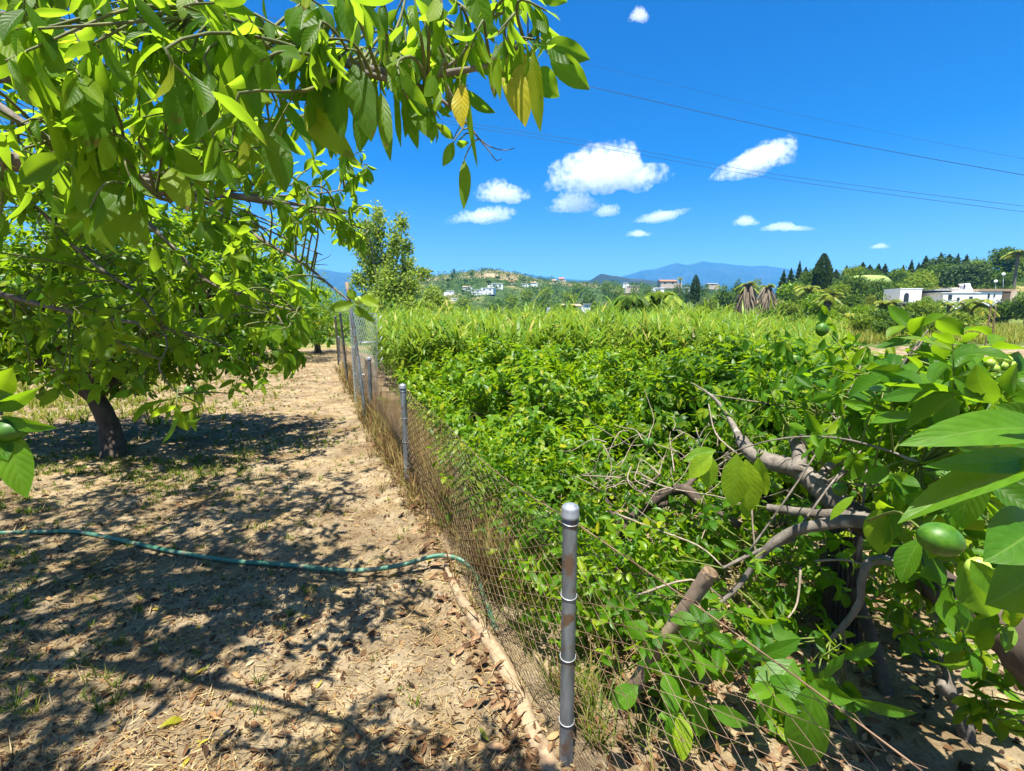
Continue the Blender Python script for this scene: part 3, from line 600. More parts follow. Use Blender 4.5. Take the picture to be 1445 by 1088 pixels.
br = [  # px, top, base, Y, width px, material, label
    (1128, 405, 440, 108, 46, 'far_green', 'round green tree to one side of the tall cypress base'),
    (1193, 388, 432, 118, 52, 'far_green', 'broad mid green tree touching the tall columnar cypress'),
    (1175, 402, 440, 100, 40, 'far_olive', 'light yellow green tree in front of the tall cypress'),
    (1232, 400, 436, 122, 60, 'far_green', 'dark green tree mass below the pale clipped hedge'),
    (1268, 395, 436, 126, 44, 'far_green', 'dark tree between the pale clipped hedge and the annex'),
    (1287, 383, 424, 116, 54, 'far_olive', 'large light green pine leaning over the white annex'),
    (1345, 378, 412, 150, 70, 'conifer', 'wide dark evergreen behind the flat canopy of the villa'),
    (1392, 385, 412, 150, 60, 'far_green', 'spreading green tree behind the villa roof'),
    (1400, 352, 400, 175, 52, 'far_green', 'round dark green tree high on the slope near the tall palm'),
    (1430, 370, 405, 170, 50, 'far_olive', 'pale tree below the house on the slope top'),
    (1368, 366, 400, 172, 44, 'far_olive', 'pale rounded tree high on the slope behind the villa chimney'),
    (1150, 418, 452, 80, 60, 'citrus_bright', 'bright green rounded tree on the lower slope under the cypress'),
    (1205, 418, 452, 86, 56, 'far_green', 'green shrub mass with a flat top below the clipped hedge'),
    (1110, 425, 455, 70, 44, 'far_olive', 'yellowish shrub near the two dead skirted palms'),
    (1290, 425, 450, 76, 46, 'far_olive', 'low olive shrub before the grey garage roof'),
    (1330, 446, 472, 58, 72, 'far_olive', 'soft grey green rounded bush in front of the white villa'),
    (1250, 440, 468, 58, 60, 'far_green', 'dark bush between the yellow palm and the soft grey green bush'),
    (1405, 428, 446, 84, 50, 'far_green', 'dark hedge bush below the ochre end of the villa'),
    (1440, 418, 444, 80, 40, 'far_green', 'tall dark bush at the end of the villa terrace'),
    (1222, 416, 446, 70, 26, 'palm', 'small golden rounded shrub on the lower slope'),
    (1140, 382, 420, 150, 40, 'far_green', 'green tree between the ridge conifers and the tall cypress'), (1196, 376, 420, 150, 34, 'far_olive', 'light olive tree on the ridge just past the tall cypress'), (1262, 379, 420, 150, 36, 'far_olive', 'pale tree standing among the ridge conifers'), (1225, 380, 415, 158, 30, 'far_green', 'small round tree behind the pale clipped hedge'), (1310, 374, 412, 160, 60, 'far_green', 'wide green tree below the highest conifers'), (1110, 398, 440, 120, 44, 'citrus_bright', 'bright green tree under the first ridge conifers'),
    (1095, 452, 485, 30, 60, 'far_olive', 'olive shrub at the edge of the reeds below the shaggy palms'), (1132, 448, 482, 36, 52, 'far_green', 'deep green shrub in the low thicket left of the squat yellowing palm'), (1160, 440, 476, 44, 46, 'citrus_bright', 'bright shrub behind the squat yellowing palm'),
    (1222, 446, 480, 40, 50, 'far_olive', 'yellowish shrub just past the squat yellowing palm'), (1262, 452, 486, 34, 60, 'far_green', 'dense dark shrub in the low thicket below the garage'), (1300, 450, 484, 38, 48, 'far_olive', 'grey green shrub of the thicket below the villa'), (1212, 434, 462, 62, 44, 'citrus_bright', 'bright green shrub between two palms on the lower slope'),
    (1180, 430, 458, 68, 34, 'far_olive', 'golden shrub under the golden palm'), (1085, 436, 470, 50, 44, 'far_green', 'dark shrub at the feet of the shaggy palms'), (1030, 430, 458, 64, 50, 'far_olive', 'olive shrub before the wider shaggy palm'), (1150, 392, 430, 135, 44, 'far_green', 'tall green tree hugging the near side of the tall cypress'), (1215, 386, 425, 140, 46, 'far_green', 'tall green tree behind the broad mid green one'), (1250, 384, 422, 146, 46, 'far_green', 'full green tree below the ridge conifers by the clipped hedge'), (1330, 366, 410, 168, 60, 'conifer', 'dark thick evergreen under the highest ridge conifers'), (1415, 362, 402, 178, 44, 'far_green', 'green tree beside the very tall thin palm'),
    (1318, 424, 442, 88, 34, 'citrus', 'green bush hiding the lower villa wall'), (1368, 426, 446, 86, 40, 'far_green', 'leafy bush below the villa chimney'), (1300, 418, 440, 92, 26, 'citrus_bright', 'bright bush between annex and villa'),
    (1195, 355 + 40, 430, 140, 40, 'far_green', 'green tree rising just behind the broad tree at the cypress'),
]
for k, (px, a, b_, Y, wp, mt, lab) in enumerate(br):
    tree_px('bush' if 'bush' in lab or 'shrub' in lab else 'broadleaf_tree', px, a, b_, Y, wp, lab, 'bush' if 'bush' in lab or 'shrub' in lab else 'tree', mt, 200 + k, 4200, wp / FPX * Y * .045)
# clipped pale hedge mound
c = P(1221, 400, 128); mb = MB(); ball(mb, c, (6.0, 4, 2.6), 24, 12); mbv = mb.V[0]; mbv[:, 2] = np.where(mbv[:, 2] > c[2] + 1.7, c[2] + 1.7 + (mbv[:, 2] - c[2] - 1.7) * .4, mbv[:, 2])
tag(mb.build('clipped_hedge', M['lawn'], origin=c - [0, 0, 2]), 'pale green smoothly clipped hedge mound among dark trees', 'hedge')
# woodland that reads as one mass: slope and valley floor
def woodland():
    rng = np.random.default_rng(77); mb = MB()
    def clumps(pts, rad, n, s):
        for c, r in zip(pts, rad):
            p, o = lobe_points(rng, [(c, np.array([r, r, r * .75]))], n, .3, .2)
            L = s * r * rng.uniform(.6, 1.4, n); leaves(mb, T_TINY, p, unit(o + rng.normal(0, .8, p.shape)), rng.normal(0, 1, p.shape) + o, L, L * .75, .3, .2)
    Y = rng.uniform(95, 175, 190); x = rng.uniform(.53, 1.12, 190) * Y
    clumps(np.stack([x, Y, gz(x, Y) + .6], 1), rng.uniform(1.4, 2.8, 190), 220, .14)
    return mb
tag(woodland().build('undergrowth', M['far_green'], origin=(90, 130, 5)), 'dense green undergrowth covering the slope between the trees', 'undergrowth', kind='stuff')
def valley():
    rng = np.random.default_rng(78); mb = MB(); n = 1600
    Y = 90 + 330 * rng.uniform(0, 1, n) ** 1.3; x = rng.uniform(-.32, .50, n) * Y
    z = gz(x, Y)
    for k in range(n):
        r = rng.uniform(1.8, 4.2); q = 90
        c = np.array([x[k], Y[k], z[k] + r * .4]); p, o = lobe_points(rng, [(c, np.array([r, r, r * .8]))], q, .3, .2)
        L = .2 * r * rng.uniform(.6, 1.4, q); leaves(mb, T_TINY, p, unit(o + rng.normal(0, .8, p.shape)), rng.normal(0, 1, p.shape) + o, L, L * .75, .3, .2)
    for k in range(1300):   # scrub scattered over the hill
        px = rng.uniform(560, 1060); Yh = rng.uniform(330, 640); c = hill_z(px, Yh); r = rng.uniform(1.2, 4.6); q = 40
        p, o = lobe_points(rng, [(c + [0, 0, r * .3], np.array([r, r, r * .8]))], q, .3, .2)
        L = .32 * r * rng.uniform(.6, 1.4, q); leaves(mb, T_TINY, p, unit(o + rng.normal(0, .8, p.shape)), rng.normal(0, 1, p.shape) + o, L, L * .75, .3, .2)
    return mb
tag(valley().build('scrub', M['far_green'], origin=(0, 250, -3)), 'dark green scrub covering the valley floor and dotting the hill', 'scrub', kind='stuff')
# separate trees of the valley and hill
rngv = np.random.default_rng(8)
vt = [(742, 408, 436, 260, 34), (772, 404, 434, 300, 30), (800, 412, 440, 240, 36), (722, 416, 440, 230, 34), (700, 424, 444, 180, 40), (765, 422, 444, 190, 40), (830, 414, 440, 220, 34), (862, 410, 436, 260, 30), (892, 402, 430, 330, 28), (815, 398, 424, 420, 22), (852, 396, 422, 430, 20), (655, 420, 442, 220, 34), (910, 416, 442, 170, 40), (950, 414, 440, 170, 36), (1020, 404, 434, 160, 34), (1035, 396, 430, 180, 22), (880, 424, 446, 130, 50), (840, 428, 448, 120, 44), (1000, 420, 446, 110, 54), (893, 403, 425, 250, 22), (912, 405, 428, 240, 26), (952, 401, 425, 250, 20), (925, 409, 430, 220, 26), (990, 402, 428, 230, 26), (1010, 403, 430, 200, 26), (872, 404, 426, 260, 24), (1062, 394, 430, 170, 22), (930, 428, 448, 100, 46), (965, 400, 430, 240, 20)]
vp = None
for k, (px, a, b_, Y, wp) in enumerate(vt):
    if k % 4 == 0: vp = tree_px('valley_tree', px, a, b_, Y, wp, 'rounded dark green tree in the wooded valley below the hill', 'tree', 'far_green' if k % 8 else 'far_olive', 300 + k, 1700, wp / FPX * Y * .06, 'rounded trees of the valley'); vsz = wp / FPX * Y; vh = P(px, a, Y)[2] - min(P(px, b_, Y)[2], ground_pt(px, Y)[2])
    else:
        g = ground_pt(px, Y); base = np.array([g[0], Y, min(P(px, b_, Y)[2], g[2])]); s = wp / FPX * Y / vsz
        copy_tree(vp, base, k * 2.1, (s, s, (P(px, a, Y)[2] - base[2]) / vh))
ht = [(640, 393, 5, 12), (643, 391, 3, 14), (667, 389, 8, 7), (657, 398, 9, 8), (703, 393, 9, 7), (718, 389, 6, 5), (690, 400, 10, 8), (633, 400, 7, 9), (740, 396, 7, 5), (655, 411, 8, 6), (610, 408, 9, 7), (690, 408, 8, 6)]
hp = None
for k, (px, py, wp, hp_) in enumerate(ht):
    h = hill_at(px, py + 3); w_ = wp / FPX * h[1]; hh = hp_ / FPX * h[1]
    if k == 0: hp = simple_tree('hill_tree', h, 'small dark tree growing on the dry terraced hill', 'tree', rand_lobes(rngv, w_, hh, 5), 700, w_ * .16, M['far_green'], .2, 'dark trees on the terraced hill', 401); hw0, hh0 = w_, hh
    else: copy_tree(hp, h, k * 1.7, (w_ / hw0, w_ / hw0, hh / hh0))
# palms
def palm_mb(rng, top, R_, n, droop, wid, mb=None):
    mb = mb or MB()
    for k in range(n):
        a = k * 2.4 + rng.uniform(-.2, .2); el = rng.uniform(-.35, 1.0)
        ax = np.array([math.cos(a) * math.cos(el), math.sin(a) * math.cos(el), math.sin(el)])
        L = R_ * rng.uniform(.8, 1.15); m = 13; s = np.linspace(.12, 1, m)
        path = top + ax[None] * (L * s[:, None]) + np.array([0, 0, -1.0])[None] * (droop * L * s[:, None] ** 2)
        tg = unit(np.gradient(path, axis=0)); sd_ = unit(np.cross(tg, [0, 0, 1.0]))
        for sg in (-1, 1):
            ll = L * wid * (1 - .75 * np.abs(s - .35)); leaves(mb, T_TINY, path, unit(sd_ * sg + tg * .7 + np.array([0, 0, -.25])), np.array([0, 0, 1.0]) + 0 * tg, ll, L * .075, .5, .1)
    return mb
def palm(base, top, R_, n, droop, label, seed, tr, mat='palm', skirt=0, wid=.34, group=None):
    rng = np.random.default_rng(seed); t = thing('palm_tree', base, label, 'palm tree', group)
    base = np.asarray(base, float); top = np.asarray(top, float)
    palm_mb(rng, top, R_, n, droop, wid).build('crown', M[mat], t)
    tb = MB(); tube(tb, [base - [0, 0, .5], base * .5 + top * .5 + [.03, 0, 0], top], [tr * 1.2, tr, tr], 8, 4); tb.build('trunk', M['bark'], t)
    if skirt:
        m = 260; a = rng.uniform(0, 6.28, m); q = rng.uniform(0, 1, m)
        p = top + np.stack([np.cos(a) * tr * 1.3, np.sin(a) * tr * 1.3, -q * skirt * .55], 1)
        ax = unit(np.stack([np.cos(a) * .45, np.sin(a) * .45, -np.ones(m)], 1) + rng.normal(0, .14, (m, 3)))
        sk = MB(); leaves(sk, T_BLADE, p, ax, np.stack([np.cos(a), np.sin(a), np.full(m, .4)], 1), skirt * rng.uniform(.35, .6, m), skirt * .05, .25, .2); sk.build('dead_frond_skirt', M['deadfrond'], t)
    return t
def palm_px(px, ptop, pbase, Y, Rpx, label, seed, **k):
    top = P(px, ptop, Y); base = np.array([top[0], Y, min(P(px, pbase, Y)[2], float(gz(top[0], Y)))])
    sk = k.pop('skirt', 0) * Y / FPX; return palm(base, top, Rpx / FPX * Y, k.pop('n', 26), k.pop('droop', .55), label, seed, k.pop('trpx', 2.5) / FPX * Y, skirt=sk, **k)
palm_px(1055, 401, 470, 62, 14, 'grey shaggy palm with a long dead frond skirt, the wider of two', 61, skirt=62, trpx=4, mat='palm', n=14)
palm_px(1083, 404, 470, 64, 12, 'grey shaggy palm with a dead frond skirt, the narrower of two', 62, skirt=52, trpx=3.5, mat='palm', n=12)
palm_px(1189, 448, 480, 46, 30, 'squat yellowing palm with pale dead fronds hanging beneath its crown', 63, skirt=34, trpx=4, n=34, droop=.7)
palm_px(1141, 408, 440, 92, 22, 'fan palm on a thin bare trunk in front of dark trees', 64, n=24, droop=.6)
palm_px(1170, 415, 450, 72, 18, 'golden palm with upright fronds and a brown stem below the cypress', 65, skirt=18, n=22, droop=.4)
palm_px(1253, 430, 462, 66, 24, 'green palm with dark trunk near the grey garage roof', 66, n=24, droop=.6, skirt=14)
palm_px(1376, 428, 452, 70, 28, 'spiky palm with drooping fronds before the villa wall', 67, n=26, droop=.7, trpx=3)
palm_px(1340, 428, 448, 78, 13, 'young yellow green palm beside the villa windows', 68, n=18, droop=.4)
palm_px(1437, 357, 412, 140, 16, 'very tall thin palm with a bare pale trunk above the villa', 69, n=22, droop=.6, trpx=1.8)
palm_px(960, 392, 425, 170, 5, 'thin dark palm standing by the orange roofed house', 70, n=14, droop=.6, trpx=.8)
palm_px(884, 424, 470, 36, 40, 'dark palm clump with arching fronds rising from the reeds below the pink house', 72, n=30, droop=.8, mat='far_green')
palm_px(930, 420, 470, 40, 44, 'broad olive palm clump arching over reeds under the orange roofed house', 73, n=30, droop=.8, mat='far_olive')
palm_px(797, 436, 470, 34, 34, 'small dark palm clump at the reed edge by the tan roofed house', 74, n=20, droop=.8, mat='far_green')
for k, (px, py) in enumerate([(664.5, 381.5), (668, 381.2), (671, 382), (678.5, 383), (682.5, 381), (685.5, 379), (690, 380.2)]):
    h = hill_z(px, 640); top = P(px, py, 640)
    if k == 0: pp = palm(h, top, 2.2, 16, .6, 'tiny dark palm silhouetted on the crest of the hill', 71, .25, 'far_green', group='palms on the hill crest'); pz = top[2] - h[2]
    else: copy_tree(pp, [h[0], h[1], top[2] - pz], k)
# ------------------------------------------------------------------ houses
def house_part(t, name, mat, boxes, rz=0):
    mb = MB(); o = WL[t.name]
    for c, s in boxes:
        c = np.asarray(c, float); ca, sa = math.cos(rz), math.sin(rz)
        box(mb, o + np.array([c[0] * ca - c[1] * sa, c[0] * sa + c[1] * ca, c[2]]), s, rz)
    return mb.build(name, M[mat], t, smooth=False)
def gable(t, name, mat, c, s, h, rz=0, over=.35):
    x, y = s[0] / 2 + over, s[1] / 2 + over; ca, sa = math.cos(rz), math.sin(rz)
    V = np.array([[-x, -y, 0], [x, -y, 0], [x, y, 0], [-x, y, 0], [-x, 0, h], [x, 0, h], [-x, -y, -.2], [x, -y, -.2], [x, y, -.2], [-x, y, -.2]])
    V = V + np.asarray(c, float); V = np.stack([V[:, 0] * ca - V[:, 1] * sa, V[:, 0] * sa + V[:, 1] * ca, V[:, 2]], 1) + WL[t.name]
    mb = MB(); mb.add(V, [[0, 1, 5, 4], [2, 3, 4, 5], [6, 7, 1, 0], [8, 9, 3, 2], [9, 8, 7, 6]], [[3, 0, 4], [1, 2, 5], [9, 6, 0], [9, 0, 3], [7, 8, 2], [7, 2, 1]]); return mb.build(name, M[mat], t, smooth=False)
def small_house(base, w, d, h, label, roof='tan_tile', wall='white', rz=0, flat=False, name='house'):
    t = thing(name, base, label, 'house'); house_part(t, 'wall', wall, [((0, 0, h / 2 - 1), (w, d, h + 2))], rz)
    if flat: house_part(t, 'roof', roof, [((0, 0, h + .16), (w + .5, d + .5, .3))], rz)
    else: gable(t, 'roof', roof, (0, 0, h + .02), (w, d), h * .42, rz)
    k2 = 1 if (int(abs(base[0]) * 10) % 2) else -1
    house_part(t, 'wing', wall, [((k2 * w * .62, -d * .12, h * .3 - 1), (w * .42, d * .7, h * .6 + 2))], rz)
    nw = max(1, int(w // 4.5))
    for k in range(nw): house_part(t, 'window', 'glass', [(((k + .5) / nw * w - w / 2, -d / 2 - .03, h * .55), (min(1.5, w * .12), .12, h * .36))], rz)
    return t
def on_hill(px, py): return hill_at(px, py)
for px, py, wp, hp_, lab, rf, fl, wl in [
    (690, 414, 22, 7, 'long white house, largest of the white cluster on the hill', 'white', True, 'white'),
    (702, 408, 20, 8, 'upper white house with terraces in the hillside cluster', 'white', True, 'white'),
    (676, 417, 14, 6, 'small white outbuilding at the lower end of the hill cluster', 'white', True, 'white'),
    (660, 411, 13, 4, 'low white house apart from the cluster on the dry hill', 'tan_tile', False, 'white'),
    (637, 417, 13, 5, 'white house with an arcade low on the bare hillside', 'white', True, 'white'),
    (642, 424, 8, 3, 'tiny white hut at the foot of the dry hill', 'white', True, 'white'),
    (722, 401, 9, 4, 'pinkish house near the brow of the hill', 'tile', False, 'offwhite'),
    (740, 405, 10, 4, 'white house on the far shoulder of the hill', 'white', True, 'white'),
    (752, 404, 9, 4, 'white house with rounded gable beside another on the hill shoulder', 'tan_tile', False, 'white'),
    (781, 399, 7, 4, 'pale house half hidden by trees on the ridge', 'tan_tile', False, 'offwhite'),
    (791, 398, 9, 6, 'cream house on the ridge beside a dark tree', 'tile', False, 'offwhite')]:
    h = on_hill(px, py); k = h[1] / FPX; small_house(h, wp * k * .8, wp * k * .55, hp_ * k * .72, lab, rf, wl, 0.15 * ((px % 5) - 2), fl)
def house_px(px, pbase, Y, wp, hp_, lab, roof='tan_tile', wall='white', rz=0, flat=False, dfac=.7):
    b = P(px, pbase, Y); k = Y / FPX; return small_house(b, wp * k * .92, wp * k * dfac, hp_ * k * .78, lab, roof, wall, rz, flat)
house_px(800, 438, 150, 36, 8, 'long low white house with a sun bleached tan roof nearest the reeds', 'tan_tile', rz=.1)
house_px(828, 437, 155, 10, 9, 'narrow pale flat roofed block beside the tan roofed house', 'greyroof', 'white', flat=True)
house_px(886, 425, 190, 24, 7, 'small white house with a faded pink roof in the valley trees', 'tile', 'white', -.2)
house_px(901, 428, 180, 9, 9, 'small pink gabled house next to the faded pink roof', 'tile', 'ochre')
house_px(941, 403, 330, 24, 7, 'wide house with a bright orange tiled roof before the mountain', 'tile', 'offwhite')
house_px(893, 409, 300, 15, 6, 'pale house behind the valley trees, cream and flat', 'offwhite', 'offwhite', flat=True)
house_px(929, 411, 300, 14, 5, 'white house just below the orange roofed one', 'white', 'white', flat=True)
house_px(882, 403, 400, 7, 4, 'tiny white house on the skyline left of the mountain', 'white', 'white', flat=True)
house_px(970, 410, 280, 12, 4, 'low white wall like house beyond the narrow dark cypress', 'white', 'white', flat=True)
house_px(1003, 404, 320, 14, 4, 'pale flat house under the mountain slope', 'white', 'offwhite', flat=True)
house_px(1062, 438, 100, 18, 12, 'small pale house glimpsed behind the two shaggy palms', 'tan_tile', 'white')
house_px(1440, 368, 190, 16, 8, 'white house with arches high on the slope beside the tall palm', 'tan_tile', 'white')
# the white villa
def villa():
    Y = 108; k = Y / FPX; b = P(1345, 431, Y); t = thing('villa', b, 'large white flat roofed villa with dark windows on the green slope', 'house')
    def at(px, py): return (P(px + 9, py, Y) - b)
    def blk(name, mat, x0, x1, y0, y1, dy, d, par=t, ):
        A = at(x0, y1); B = at(x1, y0); return house_part(t, name, mat, [(((A[0] + B[0]) / 2, dy + d / 2, (A[2] + B[2]) / 2), (abs(B[0] - A[0]), d, abs(B[2] - A[2])))])
    blk('wall', 'white', 1320, 1374, 414, 436, 0, 6); blk('wall', 'white', 1374.4, 1412, 411, 436, 1.0, 7); blk('wall', 'offwhite', 1350, 1372, 404.5, 413.4, 3, 6)
    blk('roof', 'greyroof', 1318, 1352, 407.5, 409.5, 1.5, 6); blk('roof', 'white', 1319, 1375, 412.6, 413.6, -.1, 6.2); blk('roof', 'tan_tile', 1376, 1428, 407.4, 410.6, .8, 8)
    blk('wall', 'ochre', 1428, 1440, 408, 432, 2, 5); blk('pergola', 'bark_dark', 1412, 1428, 411.5, 413, 1.5, 5); blk('wall', 'offwhite', 1412.5, 1427.5, 413.5, 436, 5.5, .5)
    for x0, x1, y0, y1, dy in [(1328.5, 1334.5, 416, 422.5, -.1), (1358, 1363.5, 418.5, 423.5, -.1), (1390.5, 1394, 414, 420, .9), (1399, 1401, 415, 419, .9), (1341, 1345, 420, 424, -.1), (1415, 1424, 416, 424, 5.4)]: blk('window', 'glass', x0, x1, y0, y1, dy, .12)
    mb = MB(); c0 = b + at(1368, 411); prof = [(P(px + 9, py, Y)) for px, py in [(1362, 412), (1363, 408), (1366, 403), (1364, 399), (1372, 398.5), (1374, 405), (1378, 409), (1379, 412)]]
    V = np.array(prof); V2 = V + [0, 1.6, 0]; n = len(V); mb.add(np.concatenate([V + [0, 2, 0], V2 + [0, 2, 0]]), [[i, (i + 1) % n, n + (i + 1) % n, n + i] for i in range(n)], [[0, i + 1, i] for i in range(1, n - 1)] + [[n, n + i, n + i + 1] for i in range(1, n - 1)]); mb.build('chimney', M['white'], t, smooth=False)
    for px in (1403, 1416):
        pass
villa()
def annex():
    Y = 112; b = P(1285, 428, Y); t = thing('garden_annex', b, 'small white building with an arched dark doorway under the leaning pine', 'building'); k = Y / FPX
    x0, x1 = (1258 - 1274) * k, (1288 - 1274) * k
    house_part(t, 'wall', 'white', [(((x0 + x1) / 2, 2.5, 1.0), (x1 - x0, 5, 4.2))]); house_part(t, 'roof', 'white', [(((x0 + x1) / 2 + .1, 2.5, 3.2), (x1 - x0 + .2, 5.1, .2))])
    mb = MB(); a = np.linspace(0, math.pi, 9); c = b + [(1267 - 1274) * k, -.06, 1.6]; V = np.concatenate([[[-.55, 0, -1.4], [.55, 0, -1.4]], np.stack([.55 * np.cos(a), 0 * a, .7 * np.sin(a)], 1)]) + c
    V2 = V + [0, .1, 0]; n = len(V); mb.add(np.concatenate([V, V2]), [[i, (i + 1) % n, n + (i + 1) % n, n + i] for i in range(n)], [[0, i, i + 1] for i in range(1, n - 1)]); mb.build('door', M['glass'], t, smooth=False)
    b2 = P(1292, 437, 96); k = 96 / FPX; t2 = thing('garage', b2, 'low garage with a flat grey roof and open front below the villa', 'garage')
    house_part(t2, 'roof', 'greyroof', [((0, 2.5, 1.3), (44 * k, 6, .22))]); house_part(t2, 'wall', 'offwhite', [((0, 5, .1), (40 * k, .25, 2.15)), ((-19 * k, 2.5, .1), (.3, 4.7, 2.15)), ((19 * k, 2.5, .1), (.3, 4.7, 2.15))])
annex()
def globe_lamp(px, pt, pb, Y, lab):
    a = P(px, pb, Y); c = P(px, pt, Y); t = thing('garden_lamp', a, lab, 'lamp'); mb = MB(); tube(mb, [a - [0, 0, 1], c], .05, 6); mb.build('pole', M['zincwire'], t)
    mb = MB(); ball(mb, c + [0, 0, .2], .32, 12, 8); mb.build('globe', M['lamp'], t)
globe_lamp(1405, 398.5, 412, 104, 'white globe lamp on a post, nearer the villa chimney'); globe_lamp(1416, 388.5, 412, 106, 'taller lamp post with a pale head over the villa roof')
# power lines
def wire(pts, r, label):
    a = [P(*p) for p in pts]; mb = MB(); tube(mb, a, r, 5, 10); tag(mb.build('power_line', M['wire'], origin=a[0]), label, 'cable')
wire([(-60, -60, 82), (250, 0, 76), (560, 60, 70), (840, 124, 66), (1140, 191, 62), (1445, 247, 58), (1700, 288, 54)], .030, 'thick dark cable crossing the sky above the slanting cloud')
wire([(-60, 70, 84), (250, 118, 79), (560, 160, 74), (700, 180, 72), (900, 212, 69), (1100, 247, 66), (1445, 291, 61), (1700, 320, 57)], .022, 'upper of the two close parallel cables crossing the clouds')
wire([(-60, 74, 82), (250, 122, 77), (560, 164, 72), (700, 185, 70), (900, 218, 67), (1100, 253, 64), (1445, 299, 59), (1700, 330, 55)], .022, 'lower of the two close parallel cables crossing the clouds')
wire([(640, 55, 90), (860, 98, 86), (1140, 165, 80), (1445, 224, 74), (1700, 268, 70)], .014, 'faintest cable, highest in the blue sky')
# ------------------------------------------------------------------ fence
def fence():
    rng = np.random.default_rng(3)
    t = thing('chain_link_fence', (fence_x(5.0), 5.0, 0), 'rusty sagging chain link fence on grey steel posts dividing path and hedge', 'fence')
    posts = [(1.66, 1.03, .0265), (4.84, 1.016, .029), (8.18, 1.01, .032), (11.5, .98, .032), (14.8, .96, .032), (18.3, .95, .032)]
    lean = [(0, 0), (-.03, .02), (.01, 0), (.02, .02), (-.04, 0), (0, 0)]
    tops = []
    for (y, h, r), (lx, ly) in zip(posts, lean):
        x = fence_x(y); b = np.array([x, y, 0.]); tp = b + [lx, ly, h]; tops.append(tp)
        mb = MB(); tube(mb, [b - [0, 0, .35], b + (tp - b) * .5, tp], r, 20, 5)
        p = mb.build('post', M['galv'], t); WL[p.name] = WL[t.name]
        cb = MB(); rr = r * 1.18
        prof = [(rr, -.030), (rr * 1.05, -.026), (rr * 1.05, -.020), (rr, -.014), (rr, .004), (rr * .97, .008), (rr * .86, .013), (rr * .66, .015), (rr * .6, .0185), (rr * .4, .021), (.001, .0215)]
        tube(cb, [tp + [0, 0, z] for _, z in prof], [q for q, _ in prof], 20, 0, caps=True); cp = cb.build('cap', M['cap'], p)
        for k, hz_ in enumerate((-.045, -.32, -.56, -.82)):
            if y > 6 and k: break
            rb = MB(); a = np.linspace(0, 2 * math.pi, 25); tilt = rng.uniform(-.3, .3)
            q = tp + (b - tp) * (-hz_ / h)
            tube(rb, np.stack([q[0] + np.cos(a) * (r + .002), q[1] + np.sin(a) * (r + .002), q[2] + np.sin(a + tilt) * .006], 1), .0016, 5); rb.build('tie_wire', M['zincwire'], p)
    # a strand of heavier wire along the top, sagging from post to post
    tb = MB(); pts = []
    ys = np.linspace(.7, 18.3, 150); tx = np.array(tops)
    def topz(y):
        i = np.clip(np.searchsorted(tx[:, 1], y) - 1, 0, len(tx) - 2); f = np.clip((y - tx[i, 1]) / (tx[i + 1, 1] - tx[i, 1]), 0, 1)
        return np.interp(y, tx[:, 1], tx[:, 2]) - .05 - .22 * f * (1 - f) * (1 + .5 * np.sin(i * 3.0))
    def offx(y, z): return fence_x(y) + .034 + .035 * nz(y, z * 2, 1.6, 4) + .02 * np.sin(y * 2.1) 
    zt = topz(ys); tube(tb, np.stack([offx(ys, zt), ys, zt], 1), .0019, 5, 2)
    tb.build('top_wire', M['rustwire'], t)
    wm = MB(); y = .75; A = []; B = []; RR = []
    step = .058; k = 0
    rows = 17
    while y < 18.2:
        zz = np.linspace(0.0, 1, rows * 2 + 1); sgn = np.where((np.arange(rows * 2 + 1) + k) % 2 == 0, -1, 1)
        yy = y + sgn * step / 2 + .03 * nz(y, zz * 3, 1.2, 6) + rng.normal(0, .003, len(zz)) + .03 * np.sin(zz * 4 + y)
        z = topz(yy) * zz + .012; x = offx(yy, z) + (k % 2) * .002
        p = np.stack([x, yy, z], 1); A.append(p[:-1]); B.append(p[1:]); RR.append(np.full(len(p) - 1, .0005 + .00046 * y - .000021 * y * y))
        y += step; k += 1
        if y > 9: step = .09
    A = np.concatenate(A); B = np.concatenate(B); wires(wm, A, B, np.concatenate(RR))
    wm.build('wire_mesh', M['rustwire'], t)
fence()
def steel_pole(base, top, r, label, mat='galv', tipmat=None, ties=True):
    t = thing('leaning_pole', base, label, 'pole'); b = np.asarray(base, float); tp = np.asarray(top, float)
    mb = MB(); tube(mb, [b - [0, 0, .3], b * .5 + tp * .5, tp], r, 10, 5); mb.build('shaft', M[mat], t)
    if tipmat: mb = MB(); tube(mb, [tp - unit(tp - b) * .12, tp + unit(tp - b) * .22], [r * 1.15, r * 1.02], 10); mb.build('tip', M[tipmat], t)
    return t
steel_pole(G(519, 600), P(492, 418, 7.9), .026, 'tall grey steel pole leaning over the fence with a rusty brown tip', tipmat='sawnbark')
steel_pole(G(492, 548), P(479, 436, 11.2), .026, 'thin grey steel pole standing upright beside the tall leaning one', tipmat=None)
steel_pole(G(478, 515), P(473, 446, 16), .03, 'short dark pole at the far end of the fence')
